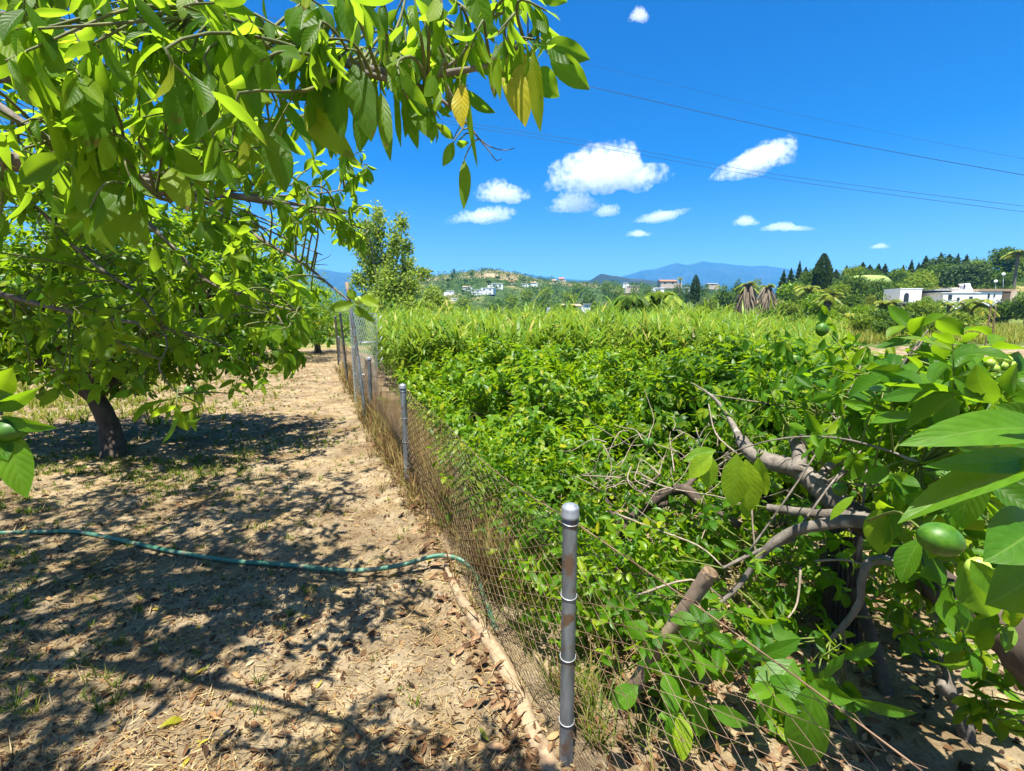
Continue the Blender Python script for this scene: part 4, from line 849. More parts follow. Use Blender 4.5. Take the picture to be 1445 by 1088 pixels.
def netting():
    m, nt, out = newmat('grey_wire_netting'); n = N(nt)
    bs = n('BsdfPrincipled', {'Base Color': (.42, .47, .45, 1), 'Roughness': .5, 'Metallic': .3}); n.link(bs.outputs[0], out.inputs[0])
    rng = np.random.default_rng(12)
    b = G(499, 562); b = np.array([fence_x(9.6) + .08, 9.6, 0]); t = thing('netting_roll', b, 'upright roll of fine grey wire netting tied against the leaning poles', 'netting roll')
    A = []; B = []; H = 1.75
    for i in range(46):
        a = i / 46 * 2 * math.pi * 1.4; 
        for sg in (-1, 1):
            zz = np.linspace(0, H, 18); aa = a + sg * zz * 1.6; r = .20 + .03 * np.sin(aa * 2) + .02 * zz
            p = b + np.stack([np.cos(aa) * r, np.sin(aa) * r, zz], 1); A.append(p[:-1]); B.append(p[1:])
    mb = MB(); wires(mb, np.concatenate(A), np.concatenate(B), .0022); mb.build('mesh_roll', m, t)
    for z in (.02, .6, 1.2, H):
        mb = MB(); a = np.linspace(0, 2 * math.pi, 40); tube(mb, np.stack([b[0] + np.cos(a) * .215, b[1] + np.sin(a) * .215, np.full(40, z)], 1), .006, 5); mb.build('hoop', M['zincwire'], t)
    for k in range(5):
        mb = MB(); z = .75 + k * .2; tube(mb, [b + [.22, -.05, z], b + [.32, -.1, z + .08], b + [.36, -.05, z + .16]], .006, 5, 3); mb.build('loose_wire', M['zincwire'], t)
netting()
# ------------------------------------------------------------------ hose, pole along the fence, sawn branch, lattice stand
def hose():
    pts = []
    for px, py, h in [(-90, 756, .022), (0, 752, .022), (60, 748, .022), (110, 750, .022), (180, 763, .022), (250, 780, .022), (330, 793, .022), (400, 800, .024), (470, 804, .03), (520, 804, .05), (570, 797, .075), (615, 789, .10), (645, 789, .115), (664, 800, .09), (676, 820, .06), (685, 848, .035), (694, 878, .015), (704, 905, -.03)]:
        g = G(px, py, h); g[2] = h + float(gz(g[0], g[1])) ; pts.append(g)
    mb = MB(); tube(mb, pts, .0155, 14, 6); o = mb.build('garden_hose', M['hose'], origin=pts[8]); tag(o, 'long faded green hose lying across the dirt path to the fence', 'hose')
hose()
def edging_pole():
    rng = np.random.default_rng(4)
    ys = [3.15, 2.75, 2.4, 2.1, 1.8, 1.5]; pts = [np.array([fence_x(q) - .06 - .02 * math.sin(q * 5), q, .030]) for q in ys]; a = pts[0]
    mb = MB(); tube(mb, pts, [.018, .030, .036, .038, .040, .040], 12, 8, lump=.06, rng=rng); o = mb.build('wooden_pole', M['pole'], origin=a); tag(o, 'pale weathered pole half buried along the foot of the fence', 'pole')
edging_pole()
def sawn_branch():
    a = P(868, 1005, 1.95); c = P(1003, 806, 1.72); t = thing('sawn_branch', a, 'smooth pinkish sawn off branch leaning behind the wire mesh', 'branch')
    rng = np.random.default_rng(9); mb = MB(); d = c - a
    pts = [a, a + d * .25 + [.006, 0, 0], a + d * .55 - [.004, 0, 0], a + d * .8 + [.003, 0, .004], c]
    tube(mb, pts, [.031, .030, .028, .027, .029], 18, 8, lump=.05, rng=rng, caps=False); mb.build('bark', M['sawnbark'], t)
    u = unit(d); mb = MB(); tube(mb, [c - u * .02, c + u * .001, c - u * .003, c - u * .012], [.0292, .027, .012, .001], 18, 0, caps=False); mb.build('cut_end', M['cutwood'], t)
    mb = MB()
    for k, f in enumerate((.2, .38, .52, .7)):
        q = a + d * f; s = unit(np.cross(d, [0, 1, 0])) * (1 if k % 2 else -1); tube(mb, [q + s * .026, q + s * .038 + u * .006], [.011, .008], 8)
    mb.build('knot', M['bark_dark'], t)
sawn_branch()
def lattice():
    Y = 9.5; a = P(1386, 560, Y); b0 = P(1392, 505, Y); tp = P(1402, 432, Y); g = float(gz(a[0], Y)); a = b0 + (b0 - tp) * ((b0[2] - g) / (tp[2] - b0[2])); 
    t = thing('ladder_stand', a, 'thin rusty ladder like iron stand rising out of the grass', 'ladder'); off = np.array([.055, 0, 0])
    for s in (-1, 1):
        mb = MB(); tube(mb, [a + off * s * 1.5, tp + off * s * .8], .011, 6); mb.build('upright', M['rust'], t)
    for k in range(9):
        f = .1 + k * .1; q = a + (tp - a) * f; mb = MB(); w_ = off * (1.5 - .7 * f); tube(mb, [q - w_, q + w_], .006, 5); mb.build('rung', M['rust'], t)
    mb = MB(); tube(mb, [tp + [-.03, 0, .0], tp + [.05, 0, .07], tp + [.16, 0, .075]], [.012, .02, .014], 8, 4); mb.build('lamp_head', M['galv'], t)
lattice()
# ------------------------------------------------------------------ grass, straw, litter
def density_pts(rng, n, xr, yr, bias=1.6):
    y = yr[0] + (yr[1] - yr[0]) * rng.uniform(0, 1, n) ** bias
    half = .62 * y * 1.8
    x = rng.uniform(-1, 1, n) * np.minimum(half, 9) ; x = np.clip(x, xr[0], xr[1]); return x, y
def ground_xyz(x, y, dz=0): return np.stack([x, y, gz(x, y) + dz], 1)
def path_points(rng, n, y0, y1, bias, smin=-7.0, smax=.0):
    y = y0 + (y1 - y0) * rng.uniform(0, 1, n) ** bias
    lo = np.maximum(-1.08 * y - .3, fence_x(y) + smin); x = lo + (fence_x(y) + smax - lo) * rng.uniform(0, 1, n); return x, y
def litter():
    rng = np.random.default_rng(14); mb = MB()
    x, y = path_points(rng, 72000, 1.6, 17, 1.6)
    dens = .5 + .5 * nz(x, y, 1.5, 8); left = sstep(.3, 2.2, fence_x(y) - x)
    keep = rng.uniform(0, 1, len(x)) < (.22 + .5 * dens) * (.45 + .55 * left); x, y = x[keep], y[keep]; n = len(x)
    a = rng.uniform(0, 6.28, n); sz = rng.uniform(.009, .036, n) * np.where(rng.uniform(0, 1, n) > .9, 2.1, 1) * (.8 + .05 * y)
    ax = np.stack([np.cos(a), np.sin(a), rng.normal(.06, .12, n)], 1)
    leaves(mb, T_MID, ground_xyz(x, y, .006), ax, np.array([0, 0, 1.0]) + rng.normal(0, .35, (n, 3)), sz, sz * rng.uniform(.25, .5, n), rng.normal(.4, .9, n), rng.uniform(-.3, .7, n))
    x, y = path_points(rng, 900, 1.7, 8, 1.5); k = nz(x, y, 1.7, 11) > 0; x, y = x[k], y[k]; n = len(x); a = rng.uniform(0, 6.28, n); sz = rng.uniform(.04, .075, n)
    leaves(mb, T_NEAR, ground_xyz(x, y, .010), np.stack([np.cos(a), np.sin(a), rng.normal(.1, .2, n)], 1), np.array([0, 0, 1.0]) + rng.normal(0, .45, (n, 3)), sz, sz * rng.uniform(.3, .48, n), rng.normal(.6, .9, n), rng.uniform(0, .8, n), .05, rng=rng)
    # small chips and stones
    x, y = path_points(rng, 9000, 1.6, 8, 1.5); n = len(x); a = rng.uniform(0, 6.28, n); sz = rng.uniform(.004, .013, n)
    leaves(mb, T_LOW, ground_xyz(x, y, .004), np.stack([np.cos(a), np.sin(a), rng.normal(0, .3, n)], 1), np.array([0, 0, 1.0]) + rng.normal(0, .5, (n, 3)), sz, sz * .7, .4, .3)
    # beyond the fence, under the trees
    x = rng.uniform(.3, 6.0, 9500); y = rng.uniform(1.1, 6.5, 9500); k = x > fence_x(y) + .12; x, y = x[k], y[k]; n = len(x); a = rng.uniform(0, 6.28, n); sz = rng.uniform(.02, .065, n)
    leaves(mb, T_MID, ground_xyz(x, y, .008), np.stack([np.cos(a), np.sin(a), rng.normal(.1, .15, n)], 1), np.array([0, 0, 1.0]) + rng.normal(0, .4, (n, 3)), sz, sz * .45, rng.normal(.4, .9, n), .3)
    tag(mb.build('leaf_litter', M['litter'], origin=(-1, 4, 0)), 'dry fallen leaves and chips strewn over the soil', 'leaf litter', kind='stuff')
    # brown drift along the foot of the fence
    mb = MB(); n = 620; y = 1.4 + 6.5 * rng.uniform(0, 1, n) ** 1.5; x = fence_x(y) - np.abs(rng.normal(.0, .085, n)) - .06 * (y < 3.1) + .0; z = gz(x, y) + rng.uniform(0, .03, n)
    a = rng.uniform(0, 6.28, n); sz = rng.uniform(.035, .085, n)
    leaves(mb, T_NEAR, np.stack([x, y, z], 1), np.stack([np.cos(a), np.sin(a), rng.normal(.1, .3, n)], 1), np.array([0, 0, 1.0]) + rng.normal(0, .5, (n, 3)), sz, sz * rng.uniform(.3, .5, n), rng.normal(.6, .8, n), rng.uniform(0, .9, n), .05, rng=rng)
    x = rng.uniform(.3, 1.5, 500); y = rng.uniform(1.3, 2.6, 500); k = x > fence_x(y) + .06; x, y = x[k], y[k]; n = len(x); a = rng.uniform(0, 6.28, n); sz = rng.uniform(.04, .09, n)
    leaves(mb, T_NEAR, ground_xyz(x, y, .015), np.stack([np.cos(a), np.sin(a), rng.normal(.1, .25, n)], 1), np.array([0, 0, 1.0]) + rng.normal(0, .5, (n, 3)), sz, sz * .42, rng.normal(.6, .8, n), rng.uniform(0, .9, n), .05, rng=rng)
    tag(mb.build('leaf_drift', M['redlitter'], origin=(0, 2.6, 0)), 'drift of large reddish brown dead leaves along the fence foot', 'leaf litter', kind='stuff')
    # straw
    mb = MB(); x, y = path_points(rng, 24000, 1.6, 24, 1.4); n = len(x); a = rng.uniform(0, 6.28, n); sz = rng.uniform(.03, .13, n) * (.8 + .05 * y)
    leaves(mb, T_GRASS, ground_xyz(x, y, .006), np.stack([np.cos(a), np.sin(a), rng.normal(.06, .08, n)], 1), np.array([0, 0, 1.0]) + rng.normal(0, .2, (n, 3)), sz, .0035 + .0004 * y, rng.normal(0, .8, n), 0)
    tag(mb.build('straw', M['straw'], origin=(-1, 6, 0)), 'scattered pale straw and dry stalks on the dirt path', 'straw', kind='stuff')
litter()
def big_leaf(px, py, L, ang, label, mat, curl):
    g = G(px, py); g[2] = float(gz(g[0], g[1])) + .012; mb = MB(); rng = np.random.default_rng(int(px))
    leaves(mb, T_HERO, [g], [[math.cos(ang), math.sin(ang), .12]], [[.1, -.1, 1]], L, L * .42, curl, .5, .06, rng=rng); tag(mb.build('fallen_leaf', M[mat], origin=g), label, 'leaf')
big_leaf(225, 1030, .10, .7, 'yellow fallen leaf lying alone on the shaded soil', 'yellowing', .8)
big_leaf(388, 1035, .09, .2, 'broad curled brown leaf on the sunlit soil, the largest there', 'redlitter', 1.2)
big_leaf(415, 1018, .075, 1.9, 'reddish leaf standing on edge over the broad curled one', 'redlitter', .9)
big_leaf(445, 985, .07, .1, 'tan folded leaf a little above the broad curled brown one', 'redlitter', .7)
big_leaf(545, 983, .05, -.4, 'small tan folded leaf on the bright soil of the path', 'redlitter', .8)
def tufts(mb, rng, x, y, nb, h, w, spread=.6, tpl=T_GRASS):
    n = len(x); P0 = np.repeat(ground_xyz(x, y, -.003), nb, 0); m = n * nb; h = np.repeat(np.broadcast_to(h, (n,)), nb) * rng.uniform(.4, 1.2, m)
    a = rng.uniform(0, 6.28, m); o = np.stack([np.cos(a), np.sin(a), 0 * a], 1); P0 = P0 + o * (.02 * rng.uniform(0, 1, m) * (1 + h * 3))[:, None]
    s = rng.uniform(.1, 1, m) * spread
    leaves(mb, tpl, P0, o * s[:, None] + [0, 0, 1.0], -o * 1.0 + np.array([0, 0, .3]), h, np.broadcast_to(w, (n,)).repeat(nb) if np.ndim(w) else w, -rng.uniform(.1, 1.3, m) * -1, .1)
def grass():
    rng = np.random.default_rng(15); mb = MB()
    x, y = path_points(rng, 2600, 1.9, 16, 1.3); left = sstep(.4, 2.5, fence_x(y) - x)
    k = rng.uniform(0, 1, len(x)) < (.12 + .55 * left + .25 * (y > 7)) * (.35 + .9 * (nz(x, y, 1.1, 5) > .0)); tufts(mb, rng, x[k], y[k], 10, rng.uniform(.03, .085, k.sum()), .005 + .0006 * y[k])
    # under the small tree
    x = rng.normal(-4.3, 1.3, 900); y = rng.normal(5.9, .75, 900); k = nz(x, y, 1.8, 9) > -.25; x, y = x[k], y[k]; tufts(mb, rng, x, y, 10, rng.uniform(.03, .10, len(x)), .008)
    x = rng.uniform(-6, -3.2, 500); y = rng.uniform(4.1, 5.4, 500); k = nz(x, y, 1.8, 9) > -.1; tufts(mb, rng, x[k], y[k], 10, rng.uniform(.03, .08, k.sum()), .007)
    tag(mb.build('grass', M['grass'], origin=(-3, 5, 0)), 'short green grass tufts sprouting from the soil', 'grass', kind='stuff')
    mb = MB(); y = rng.uniform(7.6, 36, 5200); x = rng.uniform(-1.15, -.32, 5200) * y; s = fence_x(y) - x
    k = (s > 1.6) & (rng.uniform(0, 1, 5200) < .12 + .9 * sstep(-.52, -.85, x / y) * (nz(x, y, .8, 3) > -.5)); tufts(mb, rng, x[k], y[k], 9, rng.uniform(.08, .3, k.sum()), .010 + .0012 * y[k])
    tag(mb.build('weeds', M['weeds'], origin=(-7, 10, 0)), 'sunlit yellow green weeds beyond the small trunk', 'weeds', kind='stuff')
    mb = MB(); n = 1500; y = 1.5 + 14 * rng.uniform(0, 1, n) ** 1.25; x = fence_x(y) + rng.normal(.10, .13, n)
    k = rng.uniform(0, 1, n) < .05 + .95 * sstep(3.8, 6.0, y); x, y = x[k], y[k]
    tufts(mb, rng, x, y, 12, rng.uniform(.10, .48, len(x)) * (.6 + .4 * nz(x, y, 1.2, 3) ** 2 + .25), .0042 + .0006 * y, .55)
    y = 3.6 + 10 * rng.uniform(0, 1, 900); x = fence_x(y) + rng.normal(-.02, .08, 900); tufts(mb, rng, x, y, 9, rng.uniform(.04, .14, 900), .0042 + .0006 * y, .8)
    gm = MB(); n = 420; y = 1.7 + 7 * rng.uniform(0, 1, n); x = fence_x(y) + .12 + np.abs(rng.normal(0, .22, n)); tufts(gm, rng, x, y, 9, rng.uniform(.2, .7, n) * (.5 + .5 * nz(x, y, 1.5, 7) ** 2), .0055, .5)
    sm = MB(); n = 1300; y = 2.7 + 6.0 * rng.uniform(0, 1, n); x = fence_x(y) + .11 + np.abs(rng.normal(0, .20, n)); tufts(sm, rng, x, y, 6, rng.uniform(.3, .85, n) * (.55 + .45 * nz(x, y, 1.5, 7) ** 2), .0055, .35)
    tag(sm.build('dry_stalks', M['fencegrass'], origin=(0, 4, 0)), 'upright brown stalks standing in the shade behind the wire mesh', 'dry grass', kind='stuff')
    tag(gm.build('fence_weeds', M['grass'], origin=(0, 4, 0)), 'green weeds and stalks standing just behind the wire mesh', 'weeds', kind='stuff')
    tag(mb.build('dry_grass', M['fencegrass'], origin=(-1, 5, 0)), 'tangled dry brown grass growing through the fence mesh', 'dry grass', kind='stuff')
    mb = MB(); x = rng.uniform(.6, 14, 5200); y = rng.uniform(2.6, 13, 5200); k = (x > fence_x(y) + .3) & (nz(x, y, 1.3, 2) > -.3); tufts(mb, rng, x[k], y[k], 10, rng.uniform(.05, .2, k.sum()), .008)
    tag(mb.build('orchard_grass', M['weeds'], origin=(3, 5, 0)), 'pale grass on the ground beneath the hedge trees', 'grass', kind='stuff')
grass()
def reeds():
    rng = np.random.default_rng(16)
    n = 5200; q = rng.uniform(-.28, .66, n); y = 9.5 + 26 * rng.uniform(0, 1, n) ** 1.5; 
    y = y + np.where(q > .2, 1.0, 0); x = q * y
    s = x - fence_x(y); k = s > .9; x, y = x[k], y[k]; n = len(x)
    z = gz(x, y); H = (1.20 + .026 * (y - 10)) - z + rng.normal(-.12, .28, n) - .6 * sstep(.40, .56, x / y) + .24 * nz(x, y, .8, 4) + .35 * (rng.uniform(0, 1, n) > .955)
    H = np.clip(H, .8, 4.5); lean = rng.normal(0, .16, (n, 2))
    tp = np.stack([x + lean[:, 0] * H, y + lean[:, 1] * H, z + H], 1); b = np.stack([x, y, z], 1)
    mb = MB(); d = unit(tp - b); leaves(mb, T_STALK, b, d, np.tile([[0, -1.0, 0]], (n, 1)), H, .016, .15, .3)
    for k in range(13):
        f = 1 - (k / 13) * .62 - rng.uniform(0, .04, n); a = k * 2.6 + rng.uniform(0, 1.6, n) + x * 9
        p = b + (tp - b) * f[:, None]; o = np.stack([np.cos(a), np.sin(a), 0 * a], 1)
        L = rng.uniform(.42, .85, n) * (.8 if k < 2 else 1); leaves(mb, T_BLADE, p, o * .45 + [0, 0, 1.0], o * -.6 + np.array([0, 0, 1.0]), L, L * .075 + .006, rng.uniform(.4, 2.1, n), .25)
    tag(mb.build('reed_bed', M['reed'], origin=(2, 18, -1)), 'dense bed of arching green reeds beyond the hedge', 'reeds', kind='stuff')
    mb = MB(); y = rng.uniform(30, 82, 5000); x = rng.uniform(.6, 1.1, 5000) * y; tufts(mb, rng, x, y, 7, rng.uniform(.4, 1.1, 5000), .05, .6)
    tag(mb.build('field_grass', M['weeds'], origin=(45, 55, 0)), 'tall yellowish grass of the open field below the villa', 'grass', kind='stuff')
reeds()
# ------------------------------------------------------------------ citrus trees and the hedge
def grow_tree(name, label, cat, base, fork, lobes, nsprig, leafL, mat, bark, r0, seed, group=None, nper=7, tpl=T_MID, asp=.48, shell=.35, droop=.35, twig=.16, rough=.16, inner=.25, trunkpts=None, extra=None, foliage_name='crown', drop=0.0):
    rng = np.random.default_rng(seed); base = np.asarray(base, float); fork = np.asarray(fork, float)
    t = thing(name, base, label, cat, group)
    L = [(np.asarray(c, float) - [0, 0, drop], np.asarray(r, float)) for c, r in lobes]
    p, o = lobe_points(rng, L, nsprig, shell, rough)
    k = p[:, 2] > gz(p[:, 0], p[:, 1]) + .05; p, o = p[k], o[k]
    if extra is not None: kk = extra(p); p, o = p[kk], o[kk]
    m_ = len(p) // 14; s_ = rng.integers(0, len(p), m_); up_ = o[s_, 2] > .15      # young shoots standing out of the crown
    p = np.concatenate([p, p[s_][up_] + (o[s_][up_] * .5 + [0, 0, .6]) * rng.uniform(.08, .34, (int(up_.sum()), 1)) * np.where(rng.uniform(0, 1, (int(up_.sum()), 1)) > .8, 1.8, 1) * np.max(L[0][1]) * .5]); o = np.concatenate([o, np.tile([[0, 0, 1.0]], (int(up_.sum()), 1))])
    gap = nz(p[:, 0] * 1.0 + p[:, 2], p[:, 1] + .7 * p[:, 2], 2.6, seed % 7) > -.34; p, o = p[gap], o[gap]
    pos, ax, nm, tw = sprig_leaves(rng, p, o, nper, twig, droop)
    n = len(pos); ll = leafL * rng.uniform(.6, 1.25, n)
    mb = MB(); leaves(mb, tpl, pos, ax, nm, ll, ll * asp * rng.uniform(.8, 1.15, n), rng.normal(.5, .5, n), rng.uniform(.1, .6, n), .02, rng=rng)
    crown = mb.build(foliage_name, M[mat], t)
    tb = MB(); tp = trunkpts or [base - [0, 0, .15], base * .5 + fork * .5 + [.02, 0, 0], fork]
    rr = np.linspace(r0 * 1.25, r0 * .85, len(tp)); rr[0] *= 1.25
    tube(tb, tp, rr, 12, 4, lump=.03, rng=rng)
    for c, r in L:
        m1 = fork * .55 + c * .45 + rng.normal(0, .08, 3); e = c + np.array([0, 0, r[2] * .3])
        tube(tb, [fork - (fork - base) * .06, m1, e], [r0 * .6, r0 * .4, r0 * .16], 8, 4, lump=.03, rng=rng)
        for q in range(9):
            d = unit(rng.normal(0, 1, 3) + [0, 0, .2]); e2 = c + d * r * .95; s = m1 + (e - m1) * rng.uniform(.2, 1)
            tube(tb, [s, s * .5 + e2 * .5 + rng.normal(0, .06, 3), e2], [r0 * .16, r0 * .09, .003], 5, 3)
    tb.build('trunk', M[bark], t); return t, rng
def lob(px, py, Y, rx, ry, rz): return (P(px, py, Y), (rx, ry, rz))
# the tree with the short trunk beside the path
tb_ = G(161, 645)
t1, _ = grow_tree('orange_tree', 'small round citrus tree with a short dark trunk standing on the shaded soil', 'tree', tb_, P(128, 556, 6.1),
    [lob(185, 440, 6.2, 1.7, 1.5, .85), lob(300, 440, 6.0, 1.05, 1.1, .72), lob(55, 445, 6.2, 1.35, 1.3, .8), lob(195, 365, 6.5, 1.6, 1.4, .8), lob(310, 385, 6.6, .95, 1.0, .7), lob(-60, 440, 6.2, 1.2, 1.2, .9), lob(80, 360, 6.5, 1.4, 1.4, .8)],
    3700, .115, 'citrus', 'bark_dark', .108, 501, nper=8, trunkpts=[tb_ - [0, 0, .2], G(160, 640) + [0, 0, .25], P(150, 590, 6.05), P(130, 552, 6.1)], inner=.3)
# trees closing the end of the path
for k, (px, py, Y, w, h, lab) in enumerate([(395, 420, 19, 1.9, 1.7, 'bright green citrus tree at the end of the path, beside the steel poles'), (330, 415, 21, 2.2, 1.9, 'tall dark citrus tree in the far orchard row, partly behind its brighter neighbour'), (445, 440, 23, 1.5, 1.2, 'low leafy citrus tree right behind the far fence end'), (250, 420, 24, 2.6, 2.0, 'broad citrus tree in the far row seen through the branches'), (120, 425, 26, 3.0, 2.0, 'citrus tree of the far row behind the short dark trunk'), (10, 430, 26, 3.0, 2.0, 'last citrus tree of the far row, furthest from the fence')]):
    c = P(px, py, Y); b = np.array([c[0], Y, float(gz(c[0], Y))])
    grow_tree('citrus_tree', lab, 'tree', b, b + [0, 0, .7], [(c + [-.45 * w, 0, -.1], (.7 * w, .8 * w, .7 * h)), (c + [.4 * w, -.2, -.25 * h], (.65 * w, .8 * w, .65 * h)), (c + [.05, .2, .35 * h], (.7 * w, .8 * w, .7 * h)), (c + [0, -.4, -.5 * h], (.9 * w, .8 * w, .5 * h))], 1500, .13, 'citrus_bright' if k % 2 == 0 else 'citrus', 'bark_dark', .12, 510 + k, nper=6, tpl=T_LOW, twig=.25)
# hedge of citrus on the other side of the fence
right_only = lambda p: p[:, 0] > fence_x(p[:, 1]) + .05 + .08 * (p[:, 2] < .45)
hedge = [
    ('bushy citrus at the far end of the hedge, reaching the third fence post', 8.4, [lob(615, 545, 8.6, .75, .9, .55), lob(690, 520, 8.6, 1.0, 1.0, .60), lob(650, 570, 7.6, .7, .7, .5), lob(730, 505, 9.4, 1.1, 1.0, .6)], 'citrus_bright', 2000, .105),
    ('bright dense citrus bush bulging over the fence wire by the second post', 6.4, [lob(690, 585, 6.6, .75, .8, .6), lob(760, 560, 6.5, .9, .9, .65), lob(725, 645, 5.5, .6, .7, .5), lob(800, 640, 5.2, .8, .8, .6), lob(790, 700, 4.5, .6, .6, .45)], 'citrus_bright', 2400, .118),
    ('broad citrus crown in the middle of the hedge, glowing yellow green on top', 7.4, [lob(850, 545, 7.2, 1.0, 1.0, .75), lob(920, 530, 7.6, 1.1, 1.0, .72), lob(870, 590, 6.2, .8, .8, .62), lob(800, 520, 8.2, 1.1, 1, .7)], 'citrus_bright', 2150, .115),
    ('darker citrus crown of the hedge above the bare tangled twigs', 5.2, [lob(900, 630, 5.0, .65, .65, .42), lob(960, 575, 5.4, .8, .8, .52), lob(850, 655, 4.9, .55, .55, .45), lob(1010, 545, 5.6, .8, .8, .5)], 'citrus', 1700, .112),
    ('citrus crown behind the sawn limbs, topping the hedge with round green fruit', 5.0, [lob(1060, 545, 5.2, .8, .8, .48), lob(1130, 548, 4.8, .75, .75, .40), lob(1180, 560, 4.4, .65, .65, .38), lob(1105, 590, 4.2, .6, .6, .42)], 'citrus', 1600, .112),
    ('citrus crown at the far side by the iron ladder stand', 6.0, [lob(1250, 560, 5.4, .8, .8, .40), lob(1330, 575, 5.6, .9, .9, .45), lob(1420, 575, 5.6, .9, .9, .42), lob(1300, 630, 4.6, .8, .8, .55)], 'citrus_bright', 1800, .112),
]
for k, (lab, Y, L, mt, ns, ll) in enumerate(hedge):
    c = sum(np.array(l[0]) for l in L) / len(L); b = np.array([c[0] + .2, c[1] + .2, 0]); b[2] = float(gz(b[0], b[1]))
    grow_tree('citrus_tree', lab, 'tree', b, b + [.05, 0, .38], L, ns, ll, mt, 'bark_dark', .07, 530 + k, nper=8, extra=right_only, twig=.15, shell=.55, rough=.2, drop=(.2, .2, .38, .26, .08, 0)[k])
# skirts of low shoots so the hedge meets its own shade
def shoots():
    for k, (px, py, Y, lab) in enumerate([(700, 690, 5.0, 'leafy green shrub low behind the fence mesh by the second post'), (790, 745, 3.7, 'pale leaved shoots touching the near fence mesh'), (885, 700, 4.3, 'leafy shoots under the bare tangled twigs'), (745, 720, 4.2, 'dark leafy growth crowding the fence between two posts'), (830, 790, 3.0, 'sparse shoots beside the cap of the nearest post'), (905, 835, 2.75, 'low leafy shoots on the ground beyond the nearest mesh'), (985, 760, 3.3, 'leafy growth under the curved grey limb'), (770, 800, 3.2, 'thin leafy stems pressed to the wire mesh'), (660, 650, 6.0, 'small leafy growth behind the fence just past the second post')]):
        c = P(px, py, Y); b = np.array([c[0] + .1, Y, 0])
        grow_tree('shrub', lab, 'shrub', b, b + [0, 0, .12], [(c, (.42, .42, .38)), (c + [.3, .25, -.1], (.4, .4, .3))], [420, 260, 420, 420, 150, 200, 260, 170, 300][k], .075, 'citrus', 'greentwig', .014, 560 + k, nper=6, extra=right_only, tpl=T_NEAR, twig=.14, shell=.8)
    for k, Y in enumerate((2.35, 2.9, 3.6, 4.4)):
        q = .44 + .10 * math.sin(k * 2.2); c = np.array([fence_x(Y) + q, Y, .30 + .05 * math.sin(k * 3.1)]); b = np.array([c[0] + .05, Y, 0])
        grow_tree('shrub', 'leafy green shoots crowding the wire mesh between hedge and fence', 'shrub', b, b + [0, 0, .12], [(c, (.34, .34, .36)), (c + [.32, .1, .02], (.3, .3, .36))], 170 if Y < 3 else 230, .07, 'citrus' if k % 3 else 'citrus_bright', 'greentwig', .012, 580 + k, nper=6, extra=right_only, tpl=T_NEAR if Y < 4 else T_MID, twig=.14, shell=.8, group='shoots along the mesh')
shoots()
# ------------------------------------------------------------------ branches with sprigs
def nearest(S, p):
    d = np.linalg.norm(S - p, axis=1); i = int(np.argmin(d)); return S[i], d[i]
class Wood:
    def __init__(s): s.mb = MB(); s.S = []; s.near = 1.0
    def limb(s, pts, rng, sides=10, k=7, lump=.055, keep=True):
        q = np.array([P(a, b, y * (s.near if y < 1.62 else 1)) if np.isscalar(a) else a for a, b, y, r in pts]); r = np.array([p[3] for p in pts])
        tube(s.mb, q, r, sides, k, lump=lump, rng=rng); pp, _ = smooth_path(q, r, 6)
        if keep: s.S.append(pp)
        return pp
    def samples(s): return np.concatenate(s.S)
def leaf_sprigs(rng, wood, leafmb, twigmb, clusters, nper, tw, asp, tpl, droop, spread=.75, ok=None, quilt=0.02, wav=.03, reach=.9, twr=.0022, hang=.0, mult=1.0):
    S = wood.samples()
    for px, py, Y, rad, n, Lcm in clusters:
        m = int(n * mult)
        pts = np.stack([P(px + a, py + b, Y + c) for a, b, c in zip(rng.normal(0, rad * .55, m), rng.normal(0, rad * .55, m), rng.normal(0, .10 * Y, m))])
        if ok is not None: pts = pts[ok(pts)]
        if not len(pts): continue
        m = len(pts); out = rng.normal(0, .6, (m, 3)) + [0, 0, -hang]
        L = Lcm / 100
        pos, ax, nm, tdir = sprig_leaves(rng, pts, out, nper, L * tw, droop, spread)
        q = len(pos); ll = L * rng.uniform(.6, 1.2, q)
        leaves(leafmb, tpl, pos, ax, nm, ll, ll * asp * rng.uniform(.85, 1.2, q), rng.normal(.5, .5, q), rng.uniform(.05, .65, q), wav * 1.7, quilt, rng=rng)
        for a, d in zip(pts, tdir):
            nb, dist = nearest(S, a)
            e = a + d * L * tw
            if dist < reach and dist > .02:
                mid = nb * .45 + a * .55 + np.array([0, 0, .06 * dist]) + rng.normal(0, .05 * dist, 3)
                tube(twigmb, [nb, mid, a, e], [twr * 1.8, twr * 1.4, twr, twr * .6], 5, 3, caps=False)
            else: tube(twigmb, [a - d * .03, e], [twr, twr * .6], 4, 0, caps=False)
def inv(p):
    """photo pixel of world points"""
    v = p - np.array([0, 0, CAMZ]); f = v[:, 1] * _cp - v[:, 2] * _sp; u = v[:, 1] * _sp + v[:, 2] * _cp
    return CX + FPX * v[:, 0] / f, CY - FPX * u / f
def hero(mb, base, tip, Y0, Y1, wpx, rng, roll=0.0, bend=.5, fold=.3, quilt=.015, wav=.03, tpl=T_HERO):
    a = P(*base, Y0); b = P(*tip, Y1); ax = b - a; L = np.linalg.norm(ax) * (1 + abs(bend) ** 2 / 24)
    tocam = unit(np.array([0, 0, CAMZ]) - (a + b) / 2); s = unit(np.cross(ax, tocam)); nm = unit(np.cross(s, ax)); nm = nm * math.cos(roll) + s * math.sin(roll)
    ax2 = unit(unit(ax) + unit(nm) * (bend * .5)) 
    leaves(mb, tpl, [a], [ax2], [nm], L, wpx / FPX * (Y0 + Y1) / 2, bend, fold, wav, quilt, rng=rng)
